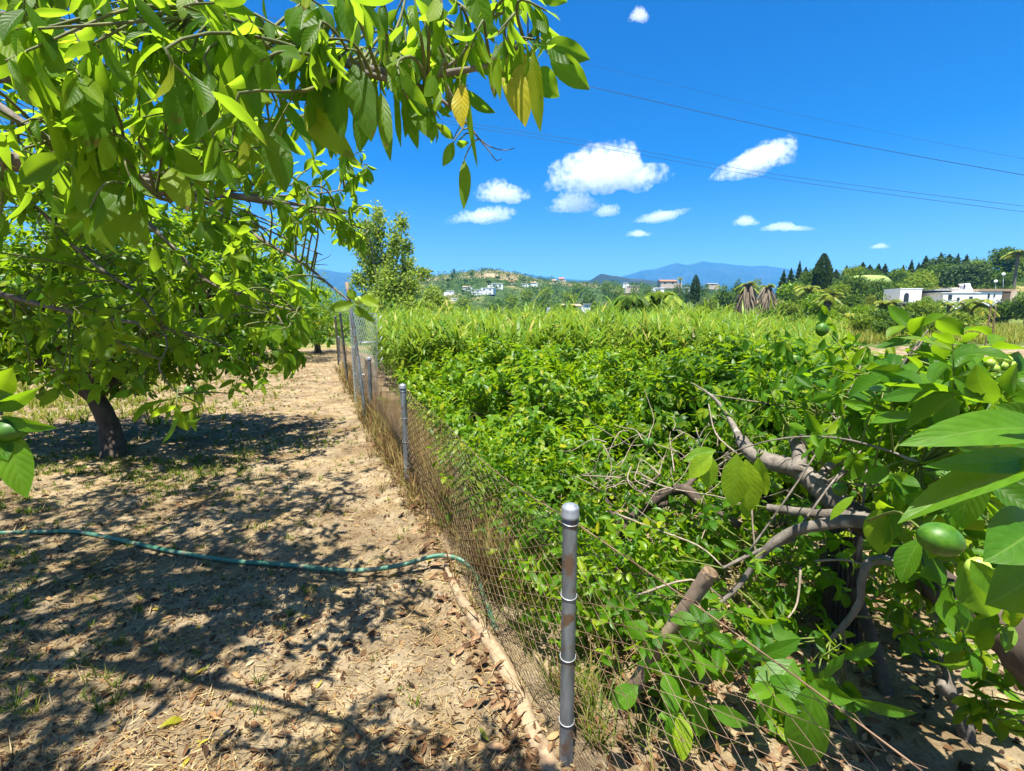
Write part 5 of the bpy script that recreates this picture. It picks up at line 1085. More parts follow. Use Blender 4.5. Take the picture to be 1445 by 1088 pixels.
# ------------------------------------------------------------------ overhanging tree at the top
def overhang():
    rng = np.random.default_rng(601)
    base = np.array([-3.7, .9, 0.]); t = thing('overhanging_tree', base, 'big leaved tree whose long branches hang into the picture from above', 'tree')
    W = Wood(); W.near = NR = .85
    def V(x, y, z): return np.array([x, y, z])
    W.limb([(base - [0, 0, .2], 0, 0, .17), (V(-3.65, 1.0, .7), 0, 0, .14), (V(-3.5, 1.2, 1.5), 0, 0, .12), (V(-3.2, 1.5, 2.1), 0, 0, .10)], rng, 12) if False else None
    pts = [base - [0, 0, .2], V(-3.65, 1.0, .7), V(-3.5, 1.3, 1.5), V(-3.25, 1.8, 2.1), P(-80, 205, 2.7)]
    tube(W.mb, pts, [.18, .14, .12, .10, .065], 12, 6, lump=.03, rng=rng); W.S.append(smooth_path(pts, np.ones(5), 6)[0])
    W.limb([(-80, 205, 2.7, .065), (0, 225, 2.65, .050), (80, 236, 2.6, .045), (150, 246, 2.5, .042), (225, 266, 2.45, .036), (290, 272, 2.4, .020), (380, 283, 2.4, .011), (470, 296, 2.45, .005)], rng)
    W.limb([(180, 256, 2.5, .022), (235, 245, 2.45, .020), (262, 232, 2.4, .017), (330, 195, 2.3, .010), (420, 165, 2.2, .006)], rng, 8)
    up = [V(-3.3, 1.5, 2.0), V(-2.2, 1.5, 2.75), P(120, -60, 1.5 * NR), P(280, 10, 1.32 * NR), P(420, 62, 1.25 * NR), P(520, 98, 1.22 * NR), P(590, 106, 1.22 * NR), P(650, 100, 1.22 * NR), P(700, 88, 1.22 * NR), P(745, 55, 1.22 * NR)]
    tube(W.mb, up, [.05, .035, .018, .013, .0105, .009, .0078, .0065, .0045, .002], 8, 6, lump=.02, rng=rng); W.S.append(smooth_path(up, np.ones(len(up)), 6)[0])
    W.limb([(470, 82, 1.23, .007), (525, 106, 1.2, .006), (590, 121, 1.2, .005), (615, 136, 1.2, .004), (640, 155, 1.2, .003), (662, 178, 1.2, .0022), (676, 196, 1.2, .0016)], rng, 7)
    W.limb([(676, 196, 1.2, .0016), (692, 207, 1.2, .0011), (712, 212, 1.2, .001), (726, 209, 1.2, .0007)], rng, 5, keep=False)
    W.limb([(676, 196, 1.2, .0016), (690, 213, 1.2, .0011), (700, 226, 1.2, .001), (708, 224, 1.2, .0007)], rng, 5, keep=False)
    W.limb([(622, 100, 1.22, .004), (645, 84, 1.22, .003), (662, 62, 1.22, .002), (690, 30, 1.22, .0015)], rng, 6)
    W.limb([(624, 105, 1.22, .0035), (633, 125, 1.22, .0025), (643, 145, 1.22, .0015)], rng, 6)
    W.limb([(-60, 110, 1.4, .012), (20, 165, 1.4, .0095), (80, 205, 1.38, .008), (130, 240, 1.36, .0065), (190, 268, 1.36, .004), (240, 285, 1.38, .002)], rng, 7)
    W.limb([(-60, 55, 1.6, .010), (60, 50, 1.55, .008), (170, 48, 1.5, .006), (260, 62, 1.5, .003)], rng, 6)
    W.limb([(225, 266, 2.45, .014), (300, 290, 2.35, .011), (345, 322, 2.28, .009), (380, 345, 2.25, .008), (425, 370, 2.22, .0065), (465, 402, 2.2, .005), (497, 428, 2.2, .0035)], rng, 7)
    for e in [(400, 300, 360, 275), (420, 330, 350, 300), (450, 318, 380, 290), (486, 268, 400, 280), (520, 325, 440, 300), (455, 360, 380, 320), (410, 262, 340, 262), (500, 300, 430, 292)]:
        W.limb([(240 + rng.uniform(-20, 60), 268, 2.42, .006), (e[2], e[3] + rng.normal(0, 6), 2.4, .0045), (e[0], e[1], 2.4, .0025)], rng, 5)
    W.limb([(400, 355, 2.25, .003), (430, 372, 2.22, .002), (458, 365, 2.2, .0014), (468, 358, 2.2, .001)], rng, 5, keep=False)
    W.limb([(430, 372, 2.22, .002), (462, 374, 2.2, .0012)], rng, 5, 2, keep=False)
    W.limb([(-60, 400, 2.5, .016), (20, 420, 2.45, .013), (90, 438, 2.4, .011), (140, 449, 2.4, .010), (195, 456, 2.38, .008), (260, 470, 2.3, .005), (320, 490, 2.25, .003)], rng, 7)
    W.limb([(150, 246, 2.5, .014), (215, 320, 2.4, .010), (250, 355, 2.35, .009), (290, 395, 2.3, .007), (350, 420, 2.25, .005), (420, 440, 2.2, .003)], rng, 7)
    W.limb([(60, 300, 2.5, .010), (130, 370, 2.45, .008), (200, 420, 2.35, .006), (235, 480, 2.25, .0045), (225, 520, 2.2, .0035), (250, 556, 2.2, .002)], rng, 6)
    W.limb([(350, 420, 2.25, .005), (395, 450, 2.2, .0035), (405, 500, 2.2, .002)], rng, 6)
    W.limb([(195, 456, 2.38, .006), (200, 465, 2.4, .005), (215, 465, 2.4, .004)], rng, 5, 2)
    # a roof of branches higher up that shades the path
    for x, y in [(-3.2, 2.8), (-2.4, 3.4), (-1.9, 2.6), (-2.6, 2.0), (-3.8, 3.6), (-2.0, .6), (-3.0, .0)]:
        e = V(x, y, 2.95 + .1 * y); tube(W.mb, [V(-3.2, 1.6, 2.2), V((x - 3.2) / 2, (y + 1.6) / 2, 2.75), e], [.035, .022, .006], 6, 5); W.S.append(smooth_path([V(-3.2, 1.6, 2.2), V((x - 3.2) / 2, (y + 1.6) / 2, 2.75), e], np.ones(3), 8)[0])
    lm = MB(); tm = MB(); mm = MB()
    def ok(p):
        u, v = inv(p); a = np.interp(u, [-400, 0, 300, 420, 470, 520, 600, 660, 720, 790, 800], [1000, 640, 600, 520, 400, 345, 150, 150, 110, 70, -50]); return (v < a) & ~((np.abs(u - 425) < 70) & (np.abs(v - 175) < 70) & (np.sin(u * 3.7 + v * 2.9) > -.35))
    near = [(50, 40, 1.15, 110, 8, 17), (170, 40, 1.2, 110, 8, 16), (290, 40, 1.25, 100, 8, 15), (400, 50, 1.25, 90, 8, 14), (120, 150, 1.3, 120, 9, 16), (250, 150, 1.35, 110, 9, 15), (30, 200, 1.4, 90, 6, 15), (360, 150, 1.45, 90, 7, 14), (500, 50, 1.22, 70, 7, 13), (580, 30, 1.2, 60, 7, 13), (660, 30, 1.2, 50, 5, 12), (730, 20, 1.2, 38, 4, 11), (470, 130, 1.3, 55, 5, 12), (560, 100, 1.22, 42, 4, 11), (610, 95, 1.2, 30, 2, 10), (420, 200, 1.6, 60, 6, 12), (160, 250, 1.4, 70, 4, 15)]
    near = [(a, b, c * NR, d, e, f * .58) for a, b, c, d, e, f in near]
    leaf_sprigs(rng, W, lm, tm, near, 5, .75, .31, T_NEAR, .75, .6, ok=ok, hang=.5, reach=.8, mult=2.1)
    # leaves placed one by one where the branch tips stand against the sky
    H = [((728, 62), (737, 180), 46, .1), ((752, 70), (766, 186), 26, .5), ((775, 78), (834, 124), 34, .2), ((770, 62), (832, 86), 34, -.2), ((758, 96), (790, 136), 34, .4), ((700, 60), (706, 142), 18, .7), ((648, 66), (725, 112), 30, .3), ((655, 225), (657, 296), 18, .1), ((537, 130), (551, 228), 22, -.2), ((572, 125), (588, 212), 26, .6), ((560, 120), (568, 208), 16, .9), ((580, 120), (606, 195), 30, .1), ((660, 120), (672, 240), 14, 1.0), ((652, 118), (652, 182), 26, .3), ((640, 196), (614, 175), 13, .2), ((640, 200), (625, 235), 16, -.1), ((644, 204), (662, 202), 11, .3), ((470, 80), (480, 200), 40, .4), ((500, 90), (520, 200), 46, -.3), ((455, 100), (452, 215), 42, .2), ((745, 20), (793, 55), 18, .8), ((760, -20), (800, 5), 26, .2), ((692, 80), (700, 140), 20, -.5), ((600, -30), (620, 62), 30, .2), ((535, 10), (558, 110), 26, .8), ((660, -40), (697, 62), 34, .1), ((480, -10), (500, 80), 30, -.5), ((430, 150), (500, 230), 40, .2), ((520, 140), (505, 215), 30, .3), ((386, 185), (400, 272), 42, .1), ((130, 235), (160, 352), 62, .2), ((140, 235), (190, 348), 66, -.2), ((100, 220), (22, 256), 34, .3), ((240, 236), (262, 300), 34, .1), ((80, 20), (68, 140), 40, .3), ((130, 110), (118, 215), 60, 0), ((365, 55), (305, 118), 50, .2), ((372, 62), (316, 178), 62, -.1), ((430, 10), (420, 70), 44, .1), ((345, 40), (262, 12), 36, .4), ((268, 118), (240, 190), 40, .2), ((290, 120), (275, 200), 44, -.2), ((420, 40), (400, 120), 40, .3)]
    ym = MB()
    for k, (a, b, w_, ro) in enumerate(H):
        Y = NR * (1.2 + rng.uniform(-.05, .05)); yel = k in (0, 13)
        hero(ym if yel else lm, a, b, Y, Y - rng.uniform(0, .05), w_ * .95, rng, ro, rng.normal(.25, .15), rng.uniform(.12, .4), .006, .045)
        if a[1] > 0:
            nb, d = nearest(W.samples(), P(*a, Y)); tube(tm, [nb, (nb + P(*a, Y)) / 2 + [0, 0, .01], P(*a, Y)], [.0018, .0014, .0012], 4, 2, caps=False) if d < .3 else None
    mid = [(60, 300, 2.5, 110, 10, 11), (180, 330, 2.5, 110, 14, 11), (300, 320, 2.45, 80, 10, 10), (380, 260, 2.4, 70, 12, 9), (450, 260, 2.4, 50, 10, 8), (480, 310, 2.42, 32, 8, 8), (400, 330, 2.35, 50, 5, 9), (130, 420, 2.45, 110, 13, 11), (250, 420, 2.4, 100, 13, 10), (340, 410, 2.3, 70, 11, 10), (400, 440, 2.2, 40, 6, 10), (60, 480, 2.4, 80, 8, 11), (180, 500, 2.35, 70, 8, 11), (300, 490, 2.25, 60, 8, 10), (395, 490, 2.2, 22, 4, 10), (255, 560, 2.2, 14, 2, 12), (425, 385, 2.25, 25, 3, 9), (500, 330, 2.4, 18, 4, 7), (350, 220, 2.3, 70, 8, 10), (490, 225, 2.3, 30, 4, 8), (520, 290, 2.42, 10, 1, 7), (240, 235, 2.6, 100, 10, 10), (100, 230, 2.6, 90, 9, 11)]
    leaf_sprigs(rng, W, mm, tm, mid, 6, .8, .40, T_NEAR, .55, .7, ok=ok, hang=.25, reach=1.0, twr=.0026, mult=1.45)
    # high canopy between the near leaves; unseen clumps added above it shade the path
    n = 420; pts = np.stack([rng.uniform(-4.3, -.75, n), rng.uniform(1.3, 4.3, n), rng.uniform(2.5, 3.3, n)], 1); pts[:, 2] += .12 * (pts[:, 1] - 2)
    u, v = inv(pts); k = (v < np.interp(u, [0, 350, 480, 520], [300, 260, 120, -60])) & (rng.uniform(0, 1, n) < .85); pts = pts[k]
    hp = np.stack([rng.uniform(-5.0, -1.0, 1500), rng.uniform(.2, 4.2, 1500), rng.uniform(3.0, 4.8, 1500)], 1); hp = hp[(hp[:, 2] > 1.75 + .62 * hp[:, 1]) & ((nz(hp[:, 0], hp[:, 1], .95, 2) > -.02) | ((hp[:, 0] < -1.9) & (nz(hp[:, 0], hp[:, 1], 2.1, 4) > -.7)))]; pts = np.concatenate([pts, hp]); pts = pts[pts[:, 0] < -1.12 - .22 * (pts[:, 1] - 1.0)]
    pos, ax, nm, td = sprig_leaves(rng, pts, rng.normal(0, .6, (len(pts), 3)), 7, .2, .5, .7); q = len(pos); ll = .125 * rng.uniform(.6, 1.2, q)
    leaves(mm, T_MID, pos, ax, nm, ll, ll * .44, rng.normal(.45, .35, q), rng.uniform(.1, .5, q))
    for a, d in zip(pts, td):
        nb, dist = nearest(W.samples(), a); tube(tm, [nb, nb * .5 + a * .5 + [0, 0, .05], a + d * .15], [.004, .003, .0015], 4, 2, caps=False) if dist < 1.0 else None
    # fruit twig in front of the leaning pole
    lv = MB()
    hero(lv, (500, 428), (464, 438), 2.2, 2.15, 16, rng, .2); hero(lv, (508, 420), (536, 432), 2.2, 2.15, 16, rng, -.2); hero(lv, (505, 432), (530, 455), 2.2, 2.2, 12, rng, .6); hero(lv, (503, 432), (511, 448), 2.2, 2.2, 12, rng, .1); hero(lv, (500, 424), (492, 408), 2.2, 2.2, 14, rng, .3)
    lv.build('young_leaves', M['lime_leaf'], t)
    mb = MB(); ball(mb, P(506, 424, 2.2), (.017, .017, .018), 16, 10, .05); f = mb.build('fruit', M['fruit_pale'], t); f['label'] = 'pale green unripe fruit on the tip of a long twig'
    for px, py, Y, r in [(266, 551, 2.2, .018), (333, 323, 2.3, .03), (10, 538, 2.4, .02), (453, 38, 1.24 * NR, .016)]:
        mb = MB(); ball(mb, P(px, py, Y), (r, r, r * 1.05), 16, 10, .05); mb.build('fruit', M['fruit'], t)
    # low twig at the picture edge with a dark fruit
    W.limb([(V(-3.5, 1.2, 1.6), 0, 0, .02), (V(-2.0, 1.0, 1.75), 0, 0, .012), (V(-1.3, .8, 1.68), 0, 0, .008), (V(-.95, .76, 1.58), 0, 0, .005), (V(-.80, .75, 1.52), 0, 0, .003)], rng, 7) if False else None
    lp = [V(-3.5, 1.25, 1.6), V(-2.2, 1.0, 1.85), V(-1.2, .78, 1.74), P(-40, 560, .76), P(2, 585, .75)]; tube(W.mb, lp, [.02, .012, .006, .003, .0018], 7, 6)
    el = MB()
    for a, b, w_, ro in [((-10, 580), (56, 548), 26, .5), ((-20, 560), (20, 520), 40, .2), ((0, 588), (82, 606), 22, .6), ((0, 600), (42, 702), 44, .1), ((-20, 600), (10, 650), 40, -.2), ((-30, 560), (18, 555), 30, .1)]: hero(el, a, b, .75, .73, w_, rng, ro, .3, .3)
    el.build('edge_leaves', M['lemon'], t)
    mb = MB(); ball(mb, P(14, 607, .75), (.024, .022, .018), 20, 12, .03); mb.build('fruit', M['fruit'], t)
    W.mb.build('trunk', M['bark'], t); tag(tm.build('twigs', M['greentwig'], t), kind='stuff')
    lm.build('foliage', M['avocado'], t); mm.build('foliage', M['avocado_mid'], t); ym.build('yellowing_leaves', M['yellowing'], t)
overhang()
# ------------------------------------------------------------------ lemon tree on the other side of the fence
def lemon():
    rng = np.random.default_rng(701)
    base = np.array([1.85, 1.35, 0.]); t = thing('lemon_tree', base, 'big lemon tree with thick bare grey limbs reaching over the wire fence', 'tree')
    W = Wood()
    trunk = [base - [0, 0, .2], base + [-.02, .02, .35], P(1440, 905, 1.42), P(1385, 868, 1.55), P(1310, 815, 1.75), P(1245, 755, 1.95), P(1195, 722, 2.1)]
    tk = MB(); tube(tk, trunk, [.13, .10, .080, .068, .062, .058, .056], 18, 8, lump=.035, rng=rng); tk.build('trunk', M['bark_dark'], t); W.S.append(smooth_path(trunk, np.ones(7), 6)[0])  # darker than the limbs: shade on the trunk is put into its bark colour
    W.limb([(1215, 735, 2.05, .056), (1180, 708, 2.15, .052), (1150, 682, 2.25, .048), (1125, 662, 2.35, .046), (1090, 652, 2.45, .042), (1062, 640, 2.55, .038), (1046, 622, 2.65, .034)], rng, 16, 8, .05)
    W.limb([(1125, 668, 2.3, .036), (1128, 640, 2.4, .034), (1122, 620, 2.45, .032)], rng, 12, 4, .02)
    W.limb([(1150, 690, 2.2, .024), (1162, 668, 2.3, .021), (1172, 656, 2.35, .019)], rng, 10, 4, .02)
    W.limb([(1046, 622, 2.65, .022), (1030, 592, 2.9, .015), (1012, 566, 3.1, .011), (992, 550, 3.3, .007), (975, 540, 3.5, .003)], rng, 9)
    W.limb([(1240, 742, 1.9, .028), (1200, 735, 1.92, .026), (1150, 742, 1.95, .024), (1115, 752, 2.0, .022), (1085, 772, 2.02, .018), (1062, 800, 2.05, .013), (1040, 830, 2.05, .011), (1015, 852, 2.05, .010), (995, 872, 2.05, .007)], rng, 10, 5, .03)
    W.limb([(1235, 735, 1.95, .030), (1200, 728, 2.0, .028), (1150, 725, 2.1, .022), (1110, 720, 2.2, .020), (1082, 716, 2.25, .016)], rng, 10)
    W.limb([(1280, 800, 1.8, .022), (1250, 790, 1.8, .018), (1225, 795, 1.8, .016), (1216, 820, 1.8, .014), (1213, 850, 1.8, .013), (1195, 878, 1.82, .012), (1172, 902, 1.84, .009)], rng, 9, 5, .03)
    W.limb([(1195, 878, 1.82, .006), (1190, 892, 1.82, .005), (1194, 915, 1.82, .004), (1192, 945, 1.82, .003)], rng, 6, keep=False)
    W.limb([(1120, 760, 2.0, .012), (1060, 782, 2.1, .010), (1020, 802, 2.1, .006)], rng, 7)
    for k in range(11):   # shoots upward carrying the leafy top
        s = W.samples(); a = s[rng.integers(20, len(s))]; e = P(rng.uniform(1080, 1440), rng.uniform(490, 640), rng.uniform(1.6, 3.2))
        tube(W.mb, [a, a * .5 + e * .5 + rng.normal(0, .08, 3), e], [.005, .004, .0025], 6, 4); W.S.append(smooth_path([a, a * .5 + e * .5, e], np.ones(3), 6)[0])
    W.limb([(1300, 655, 1.6, .005), (1250, 635, 1.7, .0045), (1180, 618, 1.85, .004), (1110, 618, 1.95, .0035), (1050, 632, 2.05, .003), (1005, 652, 2.1, .002)], rng, 6)
    W.limb([(1270, 520, 2.0, .003), (1290, 490, 2.0, .004), (1310, 465, 2.0, .002)], rng, 6); 
    W.limb([(1180, 640, 2.4, .006), (1220, 570, 2.2, .006), (1262, 535, 2.05, .005), (1284, 505, 2.0, .004), (1304, 478, 2.0, .003)], rng, 6)
    W.mb.build('branches', M['bark'], t)
    lm = MB(); tm = MB(); hm = MB(); ym = MB()
    ok = lambda p: p[:, 0] > fence_x(p[:, 1]) + .05
    cl = [(1130, 590, 2.9, 60, 9, 9), (1190, 560, 2.7, 60, 11, 10), (1250, 560, 2.3, 60, 11, 11), (1320, 540, 1.9, 50, 9, 12), (1390, 560, 1.5, 50, 6, 13), (1210, 620, 2.2, 60, 9, 10), (1290, 620, 1.8, 60, 8, 12), (1270, 690, 1.7, 40, 4, 11), (1360, 700, 1.4, 50, 5, 12), (1060, 560, 3.4, 55, 9, 8), (1100, 530, 3.4, 50, 9, 8), (1160, 520, 3.2, 50, 9, 9), (1240, 530, 2.8, 40, 5, 9),
          (950, 900, 1.85, 45, 7, 9), (905, 930, 1.9, 35, 4, 8), (1000, 900, 1.95, 50, 6, 8), (1080, 870, 2.2, 55, 8, 9), (1130, 830, 2.4, 50, 6, 9), (1180, 800, 2.4, 50, 6, 9), (1060, 930, 1.8, 60, 6, 10), (1140, 960, 1.7, 60, 5, 12), (1270, 850, 2.0, 40, 4, 9), (1330, 890, 1.9, 40, 5, 9), (1385, 930, 1.7, 45, 5, 10), (1430, 1000, 1.6, 50, 3, 10), (980, 960, 1.7, 50, 4, 10), (890, 860, 2.1, 25, 3, 7), (960, 855, 2.2, 35, 4, 7), (1020, 760, 2.7, 45, 6, 8), (960, 800, 2.6, 40, 5, 8), (1100, 800, 2.6, 60, 8, 9), (1180, 870, 2.5, 60, 8, 9), (1080, 690, 3.0, 60, 10, 8), (1180, 650, 2.8, 60, 9, 8), (960, 1000, 1.6, 40, 2, 11), (1400, 860, 1.3, 40, 3, 11), (1300, 790, 1.6, 40, 3, 10), (1120, 560, 3.0, 60, 8, 8), (1330, 600, 2.1, 60, 8, 10), (1400, 630, 1.7, 50, 5, 10)]
    leaf_sprigs(rng, W, lm, tm, cl, 6, .8, .48, T_NEAR, .30, .8, ok=ok, reach=.34, hang=-.1, mult=2.1)
    # shadowy leaves behind the limbs
    cl2 = [(1000, 690, 3.6, 70, 14, 8), (1100, 640, 3.6, 90, 26, 8), (1200, 600, 3.4, 90, 26, 9), (1300, 620, 3.0, 90, 24, 9), (1150, 780, 3.3, 90, 26, 8), (1250, 740, 3.0, 80, 22, 9), (1050, 800, 3.4, 80, 18, 8), (1280, 860, 2.8, 70, 18, 9), (1380, 800, 2.4, 70, 18, 9), (1080, 890, 2.8, 70, 14, 8), (1400, 700, 2.2, 60, 14, 10), (1180, 910, 2.9, 60, 8, 8)]
    leaf_sprigs(rng, W, lm, tm, cl2, 6, .9, .48, T_MID, .30, .8, ok=ok, reach=.4, hang=-.1, mult=1.7)
    # large leaves at the picture edge, near the camera
    B = [((1500, 610), (1265, 622), .72, 58, .5), ((1500, 655), (1300, 652), .74, 40, .2), ((1500, 650), (1262, 735), .70, 60, .7), ((1500, 560), (1440, 530), .7, 24, .9), ((1385, 640), (1355, 745), .85, 56, .2), ((1480, 740), (1385, 790), .72, 90, .1), ((1500, 790), (1388, 850), .72, 100, -.2), ((1370, 790), (1430, 850), .85, 40, .5), ((1300, 760), (1270, 822), .95, 36, .4), ((1390, 560), (1345, 530), 1.1, 32, .2), ((1400, 570), (1376, 515), 1.1, 36, -.3), ((1480, 605), (1405, 570), .9, 40, .2), ((1430, 640), (1345, 620), .95, 38, -.2), ((1310, 555), (1240, 562), 1.5, 24, .3), ((1290, 585), (1225, 596), 1.5, 20, .6), ((1280, 535), (1225, 522), 1.6, 32, .1), ((1360, 800), (1395, 870), .9, 50, .2), ((1150, 960), (1135, 1085), 1.25, 62, .1), ((1120, 930), (1075, 1010), 1.4, 60, .3), ((1110, 955), (1125, 1035), 1.3, 28, .1), ((990, 980), (985, 1040), 1.4, 30, .2), ((1140, 960), (1205, 990), 1.35, 36, .4), ((1200, 985), (1295, 1005), 1.4, 22, .6), ((1000, 995), (1060, 1025), 1.45, 28, .3), ((900, 968), (865, 1000), 1.6, 36, .2), ((1010, 900), (985, 860), 1.7, 26, .2), ((1190, 930), (1240, 905), 1.5, 20, .5), ((1060, 930), (1130, 900), 1.5, 26, .4)]
    for a, b, Y, w_, ro in B: hero(hm, a, b, Y, Y * rng.uniform(.92, 1.02), w_, rng, ro, rng.normal(.45, .2), rng.uniform(.15, .45), .02, .03)
    # the yellow green leaves hanging in front of the limbs
    Yl = [((1040, 640), (1035, 715), 1.95, 40, .1), ((1052, 648), (1060, 722), 1.95, 38, -.2), ((1070, 645), (1082, 700), 1.95, 26, .4), ((1005, 640), (972, 675), 1.95, 28, .2), ((1000, 640), (1000, 690), 1.98, 26, -.3), ((1010, 635), (965, 650), 1.98, 22, .4), ((1240, 715), (1240, 782), 1.5, 38, .1), ((1205, 700), (1172, 735), 1.55, 16, .6), ((1050, 700), (1056, 735), 1.98, 14, .2), ((1265, 715), (1250, 760), 1.5, 20, .7)]
    for a, b, Y, w_, ro in Yl: hero(ym, a, b, Y, Y, w_, rng, ro, .35, .25, .02, .03)
    lm.build('foliage', M['lemon'], t); hm.build('large_leaves', M['lemon_hero'], t); ym.build('yellow_green_leaves', M['lime_leaf'], t); tag(tm.build('green_twigs', M['greenstem'], t), kind='stuff')
    # bare tangled twigs
    bt = MB(); S = W.samples()
    for k in range(60):
        c = P(rng.uniform(850, 1080), rng.uniform(600, 730), rng.uniform(2.6, 3.8)); pts = [c]; d = unit(rng.normal(0, 1, 3) * [1, .7, .6])
        for j in range(rng.integers(3, 7)): d = unit(d + rng.normal(0, .45, 3)); pts.append(pts[-1] + d * rng.uniform(.06, .16))
        tube(bt, pts, np.linspace(rng.uniform(.003, .0055), .0012, len(pts)), 5, 3, caps=False)
    for a in [[(870, 725, 2.6), (920, 745, 2.4), (985, 770, 2.2), (1020, 800, 2.1)], [(900, 840, 1.95), (975, 818, 1.9), (1020, 845, 1.9)], [(1060, 690, 2.3), (1062, 740, 2.25), (1068, 800, 2.2)], [(1130, 800, 2.0), (1125, 850, 1.95), (1112, 872, 1.9)], [(1150, 792, 2.0), (1190, 790, 1.95), (1230, 800, 1.85)], [(985, 870, 2.0), (1010, 900, 2.0), (1000, 850, 2.0)], [(1040, 640, 2.5), (1010, 612, 2.6), (1000, 570, 2.7)], [(1180, 590, 2.3), (1210, 640, 2.3), (1205, 660, 2.3)], [(1195, 560, 2.4), (1215, 515, 2.4)], [(905, 675, 3.0), (950, 690, 2.9), (1010, 700, 2.7), (1050, 712, 2.5)], [(720, 700, 3.6), (760, 715, 3.3), (800, 740, 3.0)]]:
        tube(bt, [P(*q) for q in a], np.linspace(.0055, .003, len(a)), 6, 4)
    tag(bt.build('bare_twigs', M['twig'], t), kind='stuff')
    # fruit
    def lime(px, py, Y, rx, rz, rot=0, lab=None, mat='fruit'):
        mb = MB(); ball(mb, (0, 0, 0), (rx, rx * .82, rz), 28, 18, .04); V = mb.V[0]; ca, sa = math.cos(rot), math.sin(rot)
        mb.V[0] = np.stack([V[:, 0] * ca - V[:, 2] * sa, V[:, 1], V[:, 0] * sa + V[:, 2] * ca], 1) + P(px, py, Y); f = mb.build('fruit', M[mat], t)
        if lab: f['label'] = lab
    tube(W2 := MB(), [P(1297, 745, .86), P(1285, 735, .88), P(1262, 722, .98), P(1225, 735, 1.3)], [.003, .002, .0025, .004], 6, 4); W2.build('fruit_stem', M['greenstem'], t)
    lime(1327, 761, .86, .039, .029, -.25, 'large glossy green lemon under the big leaves'); lime(915, 625, 2.7, .031, .030); lime(1160, 465, 2.9, .036, .038); lime(1122, 508, 3.2, .034, .036); lime(1380, 803, .95, .024, .024, 0, None, 'fruit_pale'); lime(1185, 690, 1.9, .028, .028)
    for k, (px, py) in enumerate([(1398, 512), (1410, 505), (1422, 508), (1416, 516), (1404, 520), (1428, 515)]): lime(px, py, 1.6, .014, .013, 0, None, 'fruit_pale')
lemon()
# trunks standing in the orchard behind
def trunk_thing(name, pts, r, label, cat, mat='bark_dark', sides=12):
    rng = np.random.default_rng(int(abs(pts[0][0]) * 1000)); q = [np.asarray(p, float) for p in pts]; mb = MB(); tube(mb, q, r, sides, 6, lump=.04, rng=rng); return mb, q
def gnarled():
    rng = np.random.default_rng(811)
    b = G(877, 812); t = thing('gnarled_tree', b, 'old dark gnarled tree with a short trunk under the tangled twigs', 'tree'); W = Wood()
    pts = [b - [0, 0, .2], P(878, 770, b[1]), P(876, 738, b[1] - .05)]; tube(W.mb, pts, [.055, .042, .045], 10, 5, lump=.05, rng=rng); W.S.append(smooth_path(pts, np.ones(3), 6)[0])
    for a in [[(876, 742, 3.2, .040), (905, 722, 3.15, .032), (935, 700, 3.1, .032), (965, 690, 3.0, .034), (990, 710, 2.9, .032), (1020, 730, 2.8, .030), (1045, 742, 2.7, .022)], [(876, 742, 3.2, .030), (915, 715, 3.25, .022), (960, 712, 3.2, .020), (1000, 735, 3.1, .014)], [(876, 742, 3.2, .034), (860, 715, 3.4, .022), (845, 690, 3.6, .014)], [(965, 690, 3.0, .02), (985, 668, 3.1, .014), (1000, 640, 3.2, .010)], [(905, 722, 3.15, .014), (900, 700, 3.2, .012), (930, 670, 3.3, .007)]]: W.limb(a, rng, 9, 5, .06)
    W.mb.build('trunk', M['bark_dark'], t); lm = MB(); tm = MB()
    leaf_sprigs(rng, W, lm, tm, [(850, 680, 3.6, 50, 12, 7.5), (920, 660, 3.4, 50, 10, 7.5), (830, 720, 3.3, 40, 8, 7), (960, 740, 3.0, 40, 5, 7), (880, 700, 3.4, 40, 5, 7)], 6, .9, .5, T_NEAR, .3, .8, ok=lambda p: p[:, 0] > fence_x(p[:, 1]) + .08)
    lm.build('foliage', M['citrus'], t); tag(tm.build('twigs', M['twig'], t), kind='stuff')
gnarled()
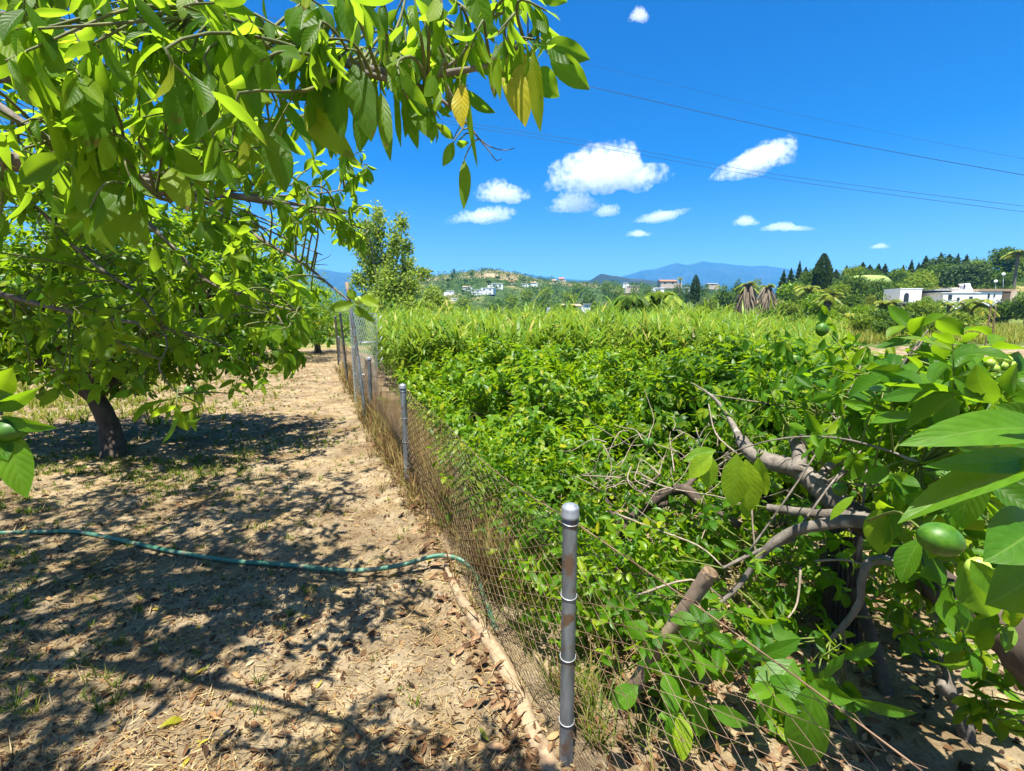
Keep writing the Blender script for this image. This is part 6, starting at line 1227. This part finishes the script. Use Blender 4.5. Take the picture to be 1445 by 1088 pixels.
def dark_trunks():
    rng = np.random.default_rng(812)
    b = G(1292, 1082); t = thing('leaning_tree', b, 'dark bare trunk leaning up into the leaves, the straighter of two', 'tree trunk')
    mb = MB(); tube(mb, [b - [0, 0, .2], P(1275, 1040, 1.95), P(1250, 980, 2.05), P(1228, 900, 2.2), P(1205, 840, 2.35), P(1170, 760, 2.5)], [.046, .038, .034, .034, .036, .03], 12, 6, lump=.03, rng=rng); mb.build('trunk', M['bark_dark'], t)
    mb = MB(); 
    for e in [(1150, 720, 2.7), (1200, 740, 2.6)]: tube(mb, [P(1170, 760, 2.5), P(*e)], [.028, .012], 8, 3)
    mb.build('branch', M['bark_dark'], t)
    b = G(1345, 1100); t = thing('curved_stem', b, 'smooth curved grey stem bending up to a sawn knuckle', 'tree trunk')
    mb = MB(); tube(mb, [b - [0, 0, .15], P(1362, 1060, 1.78), P(1360, 1020, 1.8), P(1345, 985, 1.82), P(1325, 962, 1.84)], [.036, .031, .029, .026, .024], 12, 6, lump=.03, rng=rng); mb.build('trunk', M['bark'], t)
    mb = MB(); tube(mb, [P(1345, 985, 1.82), P(1338, 955, 1.85), P(1335, 925, 1.9)], [.02, .018, .012], 9, 4, lump=.03, rng=rng); mb.build('branch', M['bark'], t)
    b = P(1178, 985, 2.42); g = np.array([b[0], b[1], 0]); t = thing('trunk_guard', g, 'black ribbed plastic sleeve wrapped round a trunk in the shade', 'trunk guard')
    mb = MB(); a = np.linspace(0, 2 * math.pi, 97)[:-1]; rr = .078 + .006 * np.sign(np.sin(a * 24)); zz = np.linspace(-.02, .62, 14); V = []
    for i, z in enumerate(zz): s = 1.15 - .28 * (i / 13) + .05 * math.sin(i * 1.7); V.append(np.stack([g[0] + np.cos(a) * rr * s - .03 * (i / 13), g[1] + np.sin(a) * rr * s, np.full(96, z)], 1))
    V = np.array(V).reshape(-1, 3); i = np.arange(13)[:, None] * 96; j = np.arange(96); k = (j + 1) % 96; mb.add(V, np.stack([i + j, i + k, i + 96 + k, i + 96 + j], -1).reshape(-1, 4)); mb.build('sleeve', M['black'], t)
    mb = MB(); tube(mb, [g + [0, 0, -.1], g + [-.03, 0, .66], P(1172, 800, 2.5), P(1165, 770, 2.55)], [.05, .045, .04, .03], 10, 4, lump=.03, rng=rng); mb.build('trunk', M['bark_dark'], t)
dark_trunks()
